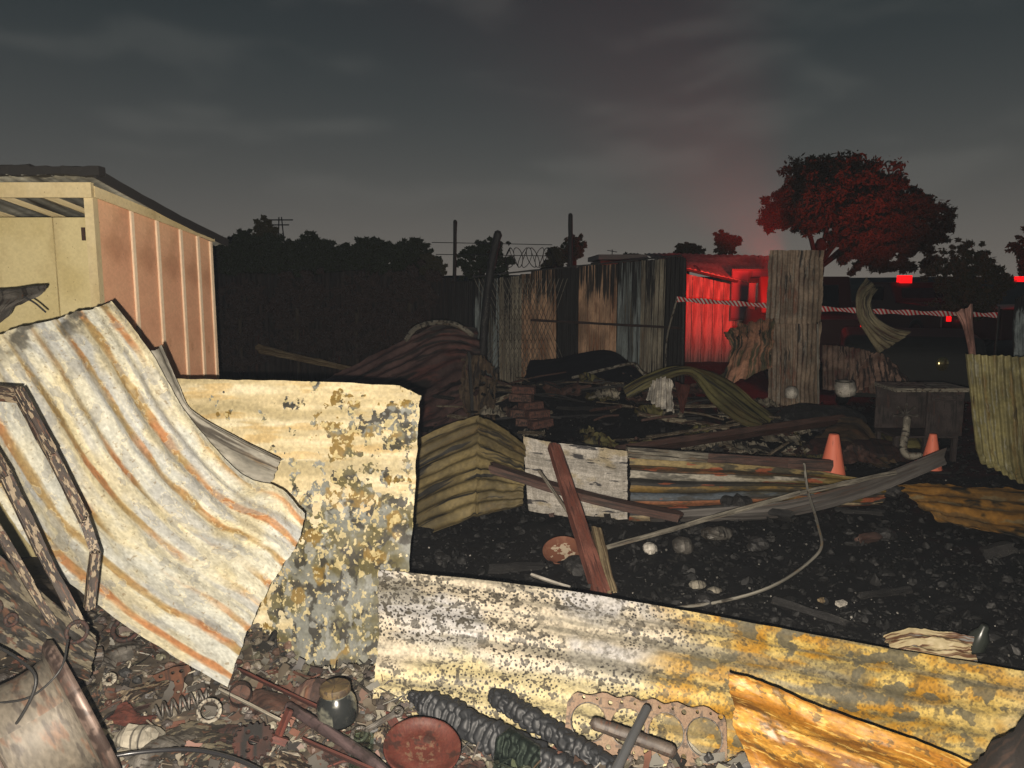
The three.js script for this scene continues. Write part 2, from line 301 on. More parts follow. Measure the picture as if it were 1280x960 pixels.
const woodT = tex(256, 512, (u, v) => { const g = fbm(u * 38, v * 3, 4, 6), f = fbm(u * 60, v * 30, 3, 8); const c = mix3([150, 134, 104], [96, 80, 58], ss(0.35, 0.65, g)); const k = 0.8 + 0.4 * f; return [c[0] * k, c[1] * k, c[2] * k, 255 * g]; });
const mWood = mat(woodT, 0.8);
// paint and dirt of the shed
const shedT = (a, b, s) => tex(512, 512, (u, v) => { const g = fbm(u * 3, v * 3, 5, s), f = fbm(u * 90, v * 90, 3, s + 2), d = ss(0.52, 0.8, fbm(u * 6, v * 4, 6, s + 5)); let c = mix3(a, b, ss(0.3, 0.7, g)); c = mix3(c, [c[0] * 0.8, c[1] * 0.76, c[2] * 0.72], d * 0.5); c = mix3(c, [90, 74, 58], ss(0.84, 0.88, fbm(u * 60, v * 60, 3, s + 8)) * 0.5); const k = 0.95 + 0.10 * f; return [c[0] * k, c[1] * k, c[2] * k, 128 + 60 * (f - 0.5)]; });
const mShedFront = mat(shedT([212, 198, 150], [196, 180, 128], 3), 0.6, { bumpScale: 0.0006 }), mShedSide = mat(shedT([232, 184, 146], [220, 166, 132], 9), 0.6, { bumpScale: 0.0006 });
const mTrim = mat(shedT([222, 206, 164], [206, 188, 142], 15), 0.6, { bumpScale: 0.0006 }), mBatten = mat(shedT([248, 226, 196], [240, 212, 180], 21), 0.6, { bumpScale: 0.0006 });
const mFelt = plain(0.02, 0.019, 0.018, 0.9);
const mGalvUnder = mat(iron(97, [190, 190, 178], [110, 96, 76], [70, 68, 62], { rust: 0.35, soot: 0.4 }), 0.6);
const mGlass = new THREE.MeshPhysicalMaterial({ color: lin(0.8, 0.85, 0.8), roughness: 0.06, transmission: 1, thickness: 0, ior: 1.5 });
const mWhite = mat(iron(101, [214, 208, 196], [180, 168, 146], [90, 84, 74], { rust: 0.35, soot: 0.36, w: 128, h: 128 }), 0.5);
const mRubber = plain(0.018, 0.018, 0.018, 0.55);
const mCloth = mat(tex(256, 256, (u, v) => { const s = fbm(u * 2 + v, v * 16 + 3 * fbm(u * 3, v * 3, 3, 2), 4, 3); let c = mix3([172, 158, 124], [88, 60, 40], ss(0.42, 0.56, s)); c = mix3(c, [112, 116, 116], ss(0.6, 0.7, s)); return [...c, 128]; }), 0.6);
const leafMat = (r, g, b) => new THREE.MeshPhysicalMaterial({ color: lin(r, g, b), roughness: 0.9, transmission: 0.25, thickness: 0, side: THREE.DoubleSide });
const mLeafHedge = leafMat(0.035, 0.05, 0.022), mLeafTree = leafMat(0.075, 0.07, 0.035), mBark = plain(0.05, 0.04, 0.03, 0.95);
const mRedGlow = (k) => new THREE.MeshStandardMaterial({ color: lin(0.3, 0.01, 0.01), emissive: new THREE.Color(1, 0.004, 0.006), emissiveIntensity: k, roughness: 0.3 });

// burnt paint: pale flakes left on sooty brown metal
const burntT = (s, dark, pale, th) => tex(256, 256, (u, v) => { const n = fbm(u * 9, v * 14, 6, s), f = fbm(u * 50, v * 50, 3, s + 4), r = fbm(u * 6, v * 6, 4, s + 7); let c = mix3(dark, dark.map((x) => x * 0.6), ss(0.35, 0.65, r)); c = mix3(c, [84, 56, 40], ss(0.56, 0.68, fbm(u * 14, v * 14, 4, s + 9)) * 0.8); const m = ss(th, th + 0.03, n + 0.1 * (f - 0.5)); c = mix3(c, pale, m); const k = 0.75 + 0.5 * f; return [c[0] * k, c[1] * k, c[2] * k, 90 + 90 * m + 60 * (f - 0.5)]; });
const mBurntPaint = mat(burntT(5, [52, 43, 37], [116, 104, 86], 0.53), 0.65, { bumpScale: 0.002 }), mBurntPanel = mat(burntT(15, [50, 46, 40], [86, 80, 66], 0.56), 0.65, { bumpScale: 0.003 });
const mRedBar = mat(iron(68, [138, 88, 74], [120, 68, 54], [74, 48, 42], { rust: 0.5, soot: 0.4, w: 256, h: 256 }), 0.75, { bumpScale: 0.0012 });
const mBrownBeam = mat(iron(72, [92, 70, 62], [88, 58, 48], [46, 40, 37], { rust: 0.5, soot: 0.45, w: 256, h: 256 }), 0.75, { bumpScale: 0.0012 });
const mClinker = mat(burntT(51, [104, 92, 76], [134, 126, 108], 0.55), 0.8);
const mLeafBurnt = leafMat(0.040, 0.024, 0.020);
// ---------- ground ----------
{
  const N = 430, pos = [], uv = [], col = [], idx = [];
  const warp = (t) => 7 * t + 393 * Math.pow(Math.abs(t), 9) * Math.sign(t);
  for (let j = 0; j <= N; j++) for (let i = 0; i <= N; i++) {
    const x = warp((i / N) * 2 - 1), z = -5 + warp((j / N) * 2 - 1);
    pos.push(x, H(x, z), z); uv.push(x / 2.4, z / 2.4);
    // brown rubble earth on the bank, black ash beyond (a ragged border)
    const e = ss(mix(2.95, 4.0, ss(-0.7, -1.0, x)), mix(2.55, 3.5, ss(-0.7, -1.0, x)), -z + 0.5 * (fbm(x * 3, z * 3, 3, 2) - 0.5)), far = ss(10.5, 13, -z);
    const c = mix3(mix3([0.24, 0.245, 0.26], [3.0, 2.5, 1.9], e), [0.5, 0.46, 0.42], far); col.push(...c);
  }
  for (let j = 0; j < N; j++) for (let i = 0; i < N; i++) { const a = j * (N + 1) + i, b = a + 1, c = a + N + 1, d = c + 1; idx.push(a, c, b, b, c, d); }
  const g = new THREE.BufferGeometry(); g.setAttribute('position', new THREE.Float32BufferAttribute(pos, 3)); g.setAttribute('uv', new THREE.Float32BufferAttribute(uv, 2)); g.setAttribute('color', new THREE.Float32BufferAttribute(col, 3)); g.setIndex(idx); g.computeVertexNormals();
  const m = mat(charT, 0.75, { bumpScale: 0.006, vertexColors: true }); structure('ground', g, m);
}

// ---------- foreground sheets ----------
const PA = [
  [[-2.399, 1.278, -3.050], [-2.123, 1.378, -3.080], [-1.915, 1.441, -3.100], [-1.759, 1.485, -3.120], [-1.614, 1.523, -3.120]],
  [[-2.168, 0.941, -2.980], [-1.906, 1.082, -3.000], [-1.709, 1.178, -3.000], [-1.551, 1.270, -3.000], [-1.421, 1.346, -3.000]],
  [[-1.883, 0.582, -2.880], [-1.660, 0.753, -2.900], [-1.477, 0.880, -2.900], [-1.346, 1.006, -2.900], [-1.242, 1.109, -2.900]],
  [[-1.545, 0.404, -2.720], [-1.363, 0.525, -2.760], [-1.211, 0.661, -2.780], [-1.096, 0.797, -2.780], [-1.008, 0.901, -2.780]],
  [[-1.237, 0.290, -2.580], [-1.112, 0.421, -2.620], [-0.994, 0.589, -2.650], [-0.894, 0.726, -2.660], [-0.825, 0.873, -2.660]],
  [[-0.964, 0.226, -2.440], [-0.904, 0.389, -2.500], [-0.821, 0.561, -2.550], [-0.750, 0.683, -2.580], [-0.710, 0.798, -2.580]],
];
solo('corrugated_sheet', sheetGeo(PA, { nu: 190, nv: 200, waves: WA, amp: 0.0085, jag: 0.018, dent: 0.012, dentF: 5, seed: 3, thick: 0.002, flatEdge: 0.1 }), mA, 'large bent corrugated sheet, cream with rust stripes, leaning at the far left', 'metal sheet', 'corrugated sheets in the foreground');
solo('corrugated_sheet', sheetGeo([
  [[-1.402, 1.345, -3.090], [-1.320, 1.197, -3.030], [-1.248, 1.095, -2.980], [-1.057, 1.006, -2.900], [-0.867, 0.932, -2.840]],
  [[-1.515, 1.309, -3.120], [-1.409, 1.151, -3.080], [-1.308, 1.047, -3.020], [-1.104, 0.965, -2.930], [-0.884, 0.887, -2.860]],
  [[-1.604, 1.276, -3.130], [-1.503, 1.098, -3.100], [-1.402, 0.961, -3.040], [-1.179, 0.868, -2.950], [-0.927, 0.803, -2.870]]],
  { nu: 90, nv: 40, waves: 2, amp: 0.009, along: 'u', jag: 0.02, dent: 0.008, seed: 17, uvs: [0.3, 0.7], swap: true }), mPaleSteel, 'narrow pale sheet edge sticking out from under the rust-striped sheet', 'metal sheet', 'corrugated sheets in the foreground');
const PB = [
  [[-1.722, 1.192, -3.220], [-1.376, 1.194, -3.200], [-1.034, 1.190, -3.180], [-0.694, 1.184, -3.150], [-0.360, 1.171, -3.120]],
  [[-1.707, 0.966, -3.180], [-1.365, 0.977, -3.160], [-1.024, 0.987, -3.140], [-0.691, 1.000, -3.110], [-0.371, 1.012, -3.080]],
  [[-1.664, 0.706, -3.120], [-1.339, 0.716, -3.110], [-1.009, 0.728, -3.090], [-0.690, 0.740, -3.070], [-0.388, 0.753, -3.050]],
  [[-1.595, 0.398, -3.060], [-1.291, 0.409, -3.050], [-0.990, 0.416, -3.040], [-0.695, 0.427, -3.020], [-0.413, 0.445, -3.000]],
  [[-1.434, -0.031, -2.940], [-1.185, -0.015, -2.930], [-0.938, -0.003, -2.920], [-0.693, 0.010, -2.910], [-0.456, 0.022, -2.900]]];
solo('corrugated_sheet', sheetGeo(PB, { nu: 200, nv: 190, waves: 7, amp: 0.0045, along: 'u', jag: 0.014, dent: 0.011, dentF: 4, seed: 29, thick: 0.002, cut: (u, v) => (u - 0.93) / 0.07 + (0.062 - v) / 0.062 > 1 }), mB, 'upright sheet with cream paint flaking off to olive and black, clipped corner', 'metal sheet', 'corrugated sheets in the foreground');
const PC = [
  [[-0.541, 0.459, -2.930], [-0.221, 0.438, -2.900], [0.187, 0.402, -2.860], [0.648, 0.341, -2.820], [1.091, 0.282, -2.760], [1.488, 0.226, -2.700], [1.884, 0.187, -2.620], [2.216, 0.159, -2.560]],
  [[-0.511, 0.320, -2.740], [-0.223, 0.309, -2.710], [0.147, 0.272, -2.670], [0.550, 0.217, -2.620], [0.980, 0.159, -2.560], [1.364, 0.121, -2.500], [1.746, 0.081, -2.440], [2.056, 0.055, -2.380]],
  [[-0.496, 0.195, -2.560], [-0.239, 0.175, -2.530], [0.111, 0.145, -2.490], [0.475, 0.107, -2.430], [0.874, 0.056, -2.360], [1.231, 0.029, -2.300], [1.595, 0.007, -2.240], [1.879, -0.004, -2.180]],
  [[-0.483, 0.097, -2.400], [-0.243, 0.079, -2.360], [0.078, 0.056, -2.310], [0.419, 0.019, -2.250], [0.779, -0.018, -2.180], [1.111, -0.039, -2.120], [1.460, -0.057, -2.060], [1.720, -0.059, -2.000]]];
solo('corrugated_sheet', sheetGeo(PC, { nu: 300, nv: 110, waves: 7, amp: 0.005, along: 'u', jag: 0.01, dent: 0.012, dentF: 5, seed: 43, thick: 0.002 }), mC, 'long low sheet of blistered cream enamel turning ochre at the right', 'metal sheet', 'corrugated sheets in the foreground');
solo('folded_sheet', sheetGeo([
  [[0.651, 0.397, -2.230], [0.781, 0.374, -2.200], [0.893, 0.337, -2.170], [1.085, 0.291, -2.110], [1.231, 0.251, -2.070], [1.378, 0.205, -2.020]],
  [[0.650, 0.364, -2.150], [0.764, 0.330, -2.130], [0.869, 0.292, -2.100], [1.036, 0.254, -2.050], [1.172, 0.224, -2.000], [1.315, 0.177, -1.950]],
  [[0.642, 0.318, -2.100], [0.742, 0.286, -2.070], [0.832, 0.258, -2.030], [0.988, 0.216, -1.990], [1.127, 0.177, -1.950], [1.255, 0.131, -1.900]],
  [[0.672, 0.226, -2.000], [0.753, 0.206, -1.960], [0.831, 0.191, -1.930], [0.951, 0.155, -1.900], [1.062, 0.127, -1.860], [1.170, 0.078, -1.820]]],
  { nu: 150, nv: 70, waves: 2.2, amp: 0.009, along: 'u', jag: 0.03, dent: 0.012, dentF: 4, seed: 57, thick: 0.003 }), mD, 'crumpled golden yellow scorched sheet at the bottom right', 'metal sheet');
// charred stump at the lower right corner
solo('charred_stump', place(rough(new THREE.CylinderGeometry(0.10, 0.17, 0.42, 40, 24), 0.022, 14, 5), [1.388, 0.277, -1.860], 0.2, 0, -0.35), mat(iron(131, [52, 38, 30], [66, 40, 30], [24, 20, 18], { w: 256, h: 256 }), 0.9, { bumpScale: 0.006 }), 'dark charred wood stump in the bottom right corner', 'stump');

// ---------- burnt car door, wheel rim and the rubble bank ----------
{
  const t = thing('door_shell', 'burnt car door with bare window frame standing at the left edge', 'car door', [-1.566, 0.499, -2.300]);
  const ch = (pts, w, seed) => { // flat channel along a path
    const L = []; for (let i = 0; i < pts.length - 1; i++) { L.push(plank(pts[i], pts[i + 1], w, w * 0.55, { seed: seed + i, rough: 0.1, seg: 10 }), plank(add(pts[i], [0.002, 0.001, 0.012]), add(pts[i + 1], [0.002, 0.001, 0.012]), w * 0.35, w * 0.4, { seed: seed + 7 + i, rough: 0.12, seg: 10 })); }
    return mergeGeometries(L);
  };
  const burnt = mBurntPaint;
  wpart('window_frame', ch([[-1.751, 1.248, -2.450], [-1.568, 1.239, -2.420], [-1.453, 1.048, -2.380], [-1.339, 0.855, -2.330], [-1.302, 0.758, -2.310], [-1.316, 0.587, -2.280]], 0.045, 3), burnt, t);
  wpart('inner_post', ch([[-1.738, 1.169, -2.420], [-1.606, 0.975, -2.380], [-1.482, 0.751, -2.330], [-1.338, 0.539, -2.260]], 0.05, 23), burnt, t);
  wpart('inner_post', ch([[-1.739, 0.996, -2.380], [-1.608, 0.808, -2.330], [-1.497, 0.648, -2.290], [-1.384, 0.507, -2.240]], 0.036, 33), burnt, t);
  wpart('door_panel', sheetGeo([[[-1.805, 0.859, -2.400], [-1.634, 0.740, -2.360], [-1.455, 0.618, -2.300], [-1.268, 0.502, -2.240]], [[-1.750, 0.684, -2.300], [-1.580, 0.609, -2.260], [-1.415, 0.524, -2.220], [-1.252, 0.455, -2.180]], [[-1.693, 0.521, -2.200], [-1.530, 0.498, -2.170], [-1.378, 0.458, -2.150], [-1.234, 0.416, -2.120]]], { nu: 50, nv: 40, waves: 1, amp: 0.004, dent: 0.02, jag: 0.04, seed: 61 }), mBurntPanel, t);
  for (const [a, r] of [[[-1.509, 0.585, -2.200], 0.016], [[-1.573, 0.614, -2.220], 0.022], [[-1.314, 0.547, -2.200], 0.03]]) wpart('grommet', place(new THREE.TorusGeometry(r, 0.006, 8, 24), a, -0.5, 0.1, 0), mDarkRust, t);
}
{
  const prof = [[0.150, -0.115], [0.192, -0.112], [0.196, -0.102], [0.190, -0.094], [0.176, -0.088], [0.168, -0.05], [0.164, 0], [0.166, 0.045], [0.174, 0.076], [0.190, 0.084], [0.206, 0.092], [0.214, 0.105], [0.208, 0.118], [0.192, 0.118], [0.168, 0.09], [0.158, 0.05]];
  const P = add([-1.283, 0.379, -1.950], [0, 0, 0]);
  const t = thing('wheel_rim', 'bare steel wheel rim lying on its side in the rubble, lower left', 'wheel rim', P);
  const q = new THREE.Quaternion().setFromUnitVectors(new THREE.Vector3(0, 1, 0), new THREE.Vector3(0.72, 0.30, -0.64).normalize());
  const barrelT = tex(512, 256, (u, v) => { const f = fbm(u * 60, v * 40, 3, 5), b = fbm(u * 8, v * 8, 4, 7), s = fbm(u * 24, v * 18, 5, 9); let c = mix3([86, 81, 73], [102, 95, 84], b); c = mix3(c, [96, 74, 60], ss(0.52, 0.72, fbm(u * 16, v * 12, 5, 21)) * 0.8); c = mix3(c, [46, 42, 40], ss(0.56, 0.72, s) * 0.45); const k = 0.8 + 0.4 * f; return [c[0] * k, c[1] * k, c[2] * k, 128 + 90 * (f - 0.5)]; });
  const mBarrel = mat(barrelT, 0.6, { bumpScale: 0.002, metalness: 0.15 });
  const mFlange = mat(iron(63, [112, 96, 88], [104, 78, 68], [58, 48, 44], { w: 256, h: 256 }), 0.5, { metalness: 0.2 });
  const b = part('barrel', lathe(prof.slice(3, 10), 72), mBarrel, t); b.quaternion.copy(q);
  const f1 = part('flange', lathe(prof.slice(9), 72), mFlange, t); f1.quaternion.copy(q);
  const f2 = part('flange', lathe(prof.slice(0, 4), 72), mFlange, t); f2.quaternion.copy(q);
  const dg = lathe([[0.03, 0.03], [0.06, 0.035], [0.1, 0.02], [0.13, 0.03], [0.16, 0.045]], 60); const d = part('disc', dg, mDarkRust, t); d.quaternion.copy(q);
}
// wires twisted over the rim
solo('burnt_wire', tube([[-1.415, 0.644, -1.950], [-1.300, 0.620, -1.900], [-1.213, 0.590, -1.840], [-1.260, 0.482, -1.820], [-1.363, 0.392, -1.840]], 0.004, 50, 6), mRubber, 'thin dark wire hanging across the wheel rim', 'wire', 'wires on the wheel rim');
solo('burnt_wire', tube([[-1.345, 0.513, -1.860], [-1.233, 0.541, -1.850], [-1.175, 0.595, -1.880], [-1.196, 0.639, -1.960]], 0.003, 50, 6), mRubber, 'thin dark wire looped over the top of the rim', 'wire', 'wires on the wheel rim');
solo('black_hose', tube([[-1.145, 0.296, -1.950], [-1.056, 0.285, -2.000], [-0.918, 0.281, -2.020], [-0.790, 0.286, -1.980], [-0.664, 0.293, -1.900], [-0.589, 0.265, -1.860]], 0.006, 60, 8), new THREE.MeshStandardMaterial({ color: lin(0.02, 0.02, 0.022), roughness: 0.3 }), 'shiny black hose arching along the bottom edge of the rubble', 'hose');
{ // rusty triangular bracket with holes
  const g = plateGeo([[-0.075, 0.09], [0.02, 0.1], [0.085, 0.085], [0.09, 0.055], [0.055, 0.03], [0.045, -0.02], [0.02, -0.07], [-0.02, -0.105], [-0.05, -0.1], [-0.035, -0.075], [-0.005, -0.05], [0.012, -0.01], [0.01, 0.03], [-0.02, 0.048], [-0.06, 0.055]], 0.004, [[0.05, 0.068, 0.012], [0.012, 0.072, 0.01], [-0.04, 0.074, 0.011], [0.028, 0.02, 0.008], [0.02, -0.035, 0.009], [-0.025, -0.088, 0.007]]);
  solo('rusty_bracket', place(g, add([-1.144, 0.220, -2.430], [0, 0.02, 0]), -1.0, 0.25, 0.25, 0.72), mat(iron(149, [84, 52, 34], [76, 44, 28], [46, 30, 22], { w: 256, h: 256 }), 0.8, { bumpScale: 0.0015 }), 'orange rusty bracket plate with round holes under the striped sheet', 'bracket');
}
{ // glass jar with lid
  const P = add([-0.540, 0.240, -2.227], [0, 0, 0]); const t = thing('glass_jar', 'smoke-blackened round glass jar with a tan lid in front of the flaking sheet', 'jar', P);
  const j = part('jar_body', lathe([[0.0, 0.004], [0.052, 0.0], [0.06, 0.012], [0.062, 0.045], [0.058, 0.072], [0.046, 0.092], [0.043, 0.096]], 40), mat(tex(256, 128, (u, v) => { const b = fbm(u * 8, v * 5, 4, 3); const c = mix3([34, 36, 36], [92, 92, 82], ss(0.45, 0.66, b)); return [...c, 128]; }), 0.22), t); j.rotation.z = 0.06;
  part('lid', lathe([[0.0, 0.122], [0.042, 0.122], [0.047, 0.118], [0.048, 0.1], [0.045, 0.097]], 40), mat(iron(151, [94, 78, 50], [80, 58, 38], [50, 40, 30], { w: 128, h: 128 }), 0.7), t).rotation.z = 0.06;
}
{ // rust-red dish
  const t = thing('rusty_dish', 'round rust-red metal dish lying in the rubble at the bottom', 'dish', [-0.260, 0.250, -2.049]);
  const g = lathe([[0, 0.010], [0.045, 0.012], [0.062, 0.020], [0.072, 0.014], [0.10, 0.014], [0.118, 0.026], [0.132, 0.036], [0.138, 0.036], [0.14, 0.030], [0.12, 0.014], [0.1, 0.0], [0, -0.004]], 72); rough(g, 0.002, 30, 5); flatUV(g, 3.5);
  const dm = mat(tex(512, 256, (u, v) => { const b = fbm(u * 10, v * 8, 4, 3), f = fbm(u * 70, v * 40, 3, 4); let c = mix3([66, 30, 23], [80, 38, 28], b); c = mix3(c, [92, 70, 54], ss(0.56, 0.64, fbm(u * 22, v * 22, 4, 12)) * (Math.hypot(u - 0.5, v - 0.5) < 0.22 ? 0.9 : 0.2)); c = mix3(c, [40, 25, 20], ss(0.6, 0.72, fbm(u * 7, v * 9, 4, 31)) * 0.7); const k = 0.85 + 0.3 * f; return [c[0] * k, c[1] * k, c[2] * k, 128 + 80 * (f - 0.5)]; }), 0.6, { bumpScale: 0.0015 });
  const d = part('dish', g, dm, t); d.rotation.set(0.22, 0, -0.12); d.scale.setScalar(0.8);
}
// charred beams with deep alligator cracks
function charBeam(a, b, r, seed, label, pointed) {
  const L = dist(a, b), NV = Math.round(L / 0.0035), NU = 60, pos = [], uv = [], idx = [];
  for (let j = 0; j <= NV; j++) for (let i = 0; i <= NU; i++) {
    const t = j / NV, th = (i / NU) * Math.PI * 2, y = t * L;
    const sq = 1 / Math.pow(Math.pow(Math.abs(Math.cos(th)), 5) + Math.pow(Math.abs(Math.sin(th)), 5), 0.2);
    const ln = (i / NU) * 5 + 0.5 * (fbm(y * 14, 2, 3, seed + 11) - 0.5), lane = ((Math.floor(ln) % 5) + 5) % 5, fl = ln - Math.floor(ln);
    const yy = (y + h2(lane, 3, seed) * 0.04) / (0.027 + 0.012 * h2(lane, 9, seed)) + 0.9 * fbm(y * 22 + lane * 7, lane, 2, seed + 3) + 0.5 * (vn(th * 3, y * 40, seed + 5) - 0.5), fy = yy - Math.floor(yy);
    const pil = Math.pow(clamp(Math.sin(Math.PI * fy)), 0.5) * (0.5 + 0.5 * Math.pow(clamp(Math.sin(Math.PI * fl)), 0.4)) * (0.6 + 0.7 * h2(lane, Math.floor(yy), seed + 4)) + 0.12 * (fbm(y * 90, th * 4, 2, seed + 15) - 0.5);
    const env = pointed ? mix(0.35, 1, ss(0, 0.16, t)) : mix(0.7, 1, ss(0, 0.05, t)); const end = mix(0.6, 1, ss(1, 0.96, t));
    const rr = r * env * end * (sq * 0.84 + 0.38 * (pil - 0.5) + 0.34 * (fbm(t * 7, Math.cos(th) + 3, 3, seed + 8) - 0.5));
    pos.push(Math.cos(th) * rr, y, Math.sin(th) * rr * 0.85); uv.push(i / NU, y * 4);
  }
  for (let j = 0; j < NV; j++) for (let i = 0; i < NU; i++) { const A = j * (NU + 1) + i; idx.push(A, A + NU + 1, A + 1, A + 1, A + NU + 1, A + NU + 2); }
  for (const e of [0, NV]) { const c = pos.length / 3; pos.push(0, e ? L : 0, 0); uv.push(0.5, 0.5); for (let i = 0; i < NU; i++) idx.push(c, e * (NU + 1) + i, e * (NU + 1) + i + 1); }
  const g = new THREE.BufferGeometry(); g.setAttribute('position', new THREE.Float32BufferAttribute(pos, 3)); g.setAttribute('uv', new THREE.Float32BufferAttribute(uv, 2)); g.setIndex(idx); g.computeVertexNormals();
  const cg = mergeVertices(g.deleteAttribute('uv').deleteAttribute('normal'), 1e-5); cg.computeVertexNormals();
  solo('charred_beam', orient(cg, a, b, 0.5), new THREE.MeshStandardMaterial({ color: lin(0.017, 0.0185, 0.021), roughness: 0.58 }), label, 'charred beam', 'charred beams on the rubble');
}
charBeam([-0.339, 0.220, -2.420], [0.234, 0.156, -2.030], 0.054, 5, 'longer deeply cracked charred beam with a pointed end', true);
charBeam([-0.066, 0.197, -2.460], [0.320, 0.150, -2.100], 0.038, 9, 'thinner cracked charred beam lying behind the longer one', false);
{ // engine head gasket with four bores
  const ol = [], n = 120;
  for (let i = 0; i < n; i++) { const a = i / n * Math.PI * 2; const cx = 0.262, cy = 0.088; const q = Math.pow(Math.pow(Math.abs(Math.cos(a)), 6) + Math.pow(Math.abs(Math.sin(a)), 6), -1 / 6); ol.push([Math.cos(a) * q * cx, Math.sin(a) * q * (cy + 0.006 * Math.sin(a * 22))]); }
  const holes = []; for (const x of [-0.187, -0.062, 0.063, 0.188]) holes.push([x, 0, 0.0565]);
  for (const x of [-0.25, -0.125, 0, 0.125, 0.25]) for (const y of [-0.066, 0.066]) holes.push([x * 0.97, y, 0.009]);
  for (const x of [-0.187, -0.062, 0.063, 0.188]) for (const s of [-1, 1]) { holes.push([x - 0.022, s * 0.072, 0.006]); holes.push([x + 0.022, s * 0.073, 0.005]); }
  const g = plateGeo(ol, 0.0025, holes, 0.0005); rough(g, 0.003, 9, 4);
  const t = thing('head_gasket', 'burnt engine head gasket with four round bores leaning on the low sheet', 'gasket', [0.432, 0.168, -2.300]);
  const q = new THREE.Euler(-0.62, 0.10, -0.17, 'YXZ');
  const m = part('gasket_plate', g, mat(tex(256, 256, (u, v) => { const b = fbm(u * 9, v * 9, 4, 3), f = fbm(u * 50, v * 50, 3, 4); let c = mix3([124, 106, 84], [108, 84, 68], b); c = mix3(c, [66, 56, 48], ss(0.58, 0.7, fbm(u * 14, v * 14, 5, 9)) * 0.8); const k = 0.85 + 0.3 * f; return [c[0] * k, c[1] * k, c[2] * k, 128]; }, 6), 0.7), t); m.rotation.copy(q);
  for (const x of [-0.187, -0.062, 0.063, 0.188]) { const r = part('bore_ring', new THREE.TorusGeometry(0.0585, 0.0022, 8, 48).translate(x, 0, 0.002), mSteel, t); r.rotation.copy(q); }
}
solo('steel_rod', tube([[0.404, 0.322, -2.160], [0.339, 0.318, -2.020], [0.264, 0.307, -1.860]], 0.0135, 20, 12, 0.0012, 3), new THREE.MeshStandardMaterial({ color: lin(0.085, 0.088, 0.092), roughness: 0.55, metalness: 0.3 }), 'short grey steel rod lying across the gasket', 'rod');
solo('rusty_cylinder', tube([[0.258, 0.249, -2.200], [0.389, 0.217, -2.170], [0.478, 0.194, -2.150]], 0.020, 16, 14, 0.002, 5), mat(iron(157, [84, 74, 66], [84, 56, 42], [50, 42, 38], { w: 128, h: 128 }), 0.6), 'stubby rust-brown sleeve behind the steel rod', 'pipe');
// glass shards
solo('glass_shard', place(plateGeo([[-0.075, -0.04], [0.06, -0.06], [0.085, 0.0], [0.02, 0.075], [-0.03, 0.055]], 0.005), add([0.000, 0.270, -2.008], [0, 0.0, 0]), -0.95, 0.3, 0.1), mGlass, 'sharp clear glass shard beside the charred beam', 'glass shard', 'glass in the rubble');
solo('glass_shard', place(plateGeo([[-0.035, -0.05], [0.03, -0.045], [0.035, 0.04], [-0.02, 0.055]], 0.004), add([-0.436, 0.250, -2.064], [0, 0.0, 0]), -0.7, -0.2, 0.2), mGlass, 'small square glass shard between jar and red dish', 'glass shard', 'glass in the rubble');
solo('pink_tube', tube([[-0.712, 0.245, -2.300], [-0.539, 0.252, -2.140], [-0.383, 0.251, -2.000], [-0.304, 0.234, -1.920]], 0.017, 24, 12, 0.002, 8), mat(iron(163, [80, 66, 66], [78, 52, 46], [46, 38, 37], { w: 128, h: 256 }), 0.55), 'scorched mauve pipe running down towards the bottom edge', 'pipe');
solo('red_clamp', mergeGeometries([plank([-0.669, 0.317, -2.160], [-0.692, 0.260, -2.100], 0.022, 0.014, { seed: 4 }), plank([-0.702, 0.273, -2.090], [-0.664, 0.252, -2.100], 0.02, 0.014, { seed: 5 })]), mat(iron(167, [86, 40, 30], [76, 36, 26], [52, 28, 22], { w: 128, h: 128 }), 0.7), 'small bent red metal clamp in the rubble', 'clamp');
solo('rust_strip', plank([-0.940, 0.263, -2.500], [-0.516, 0.262, -2.200], 0.03, 0.006, { seed: 12, rough: 0.2 }), mRed, 'flat red rusty strip crossing the rubble below the sheets', 'strip');
solo('rust_strip', plank([-0.617, 0.247, -2.120], [-0.352, 0.253, -1.950], 0.026, 0.006, { seed: 14, rough: 0.2 }), mRed, 'flat red rusty strip left of the red dish', 'strip');
solo('rust_strip', plank([-0.972, 0.249, -2.400], [-0.688, 0.249, -2.200], 0.014, 0.008, { seed: 15, rough: 0.2 }), mAsh, 'thin pale metal strip below the tip of the striped sheet', 'strip');
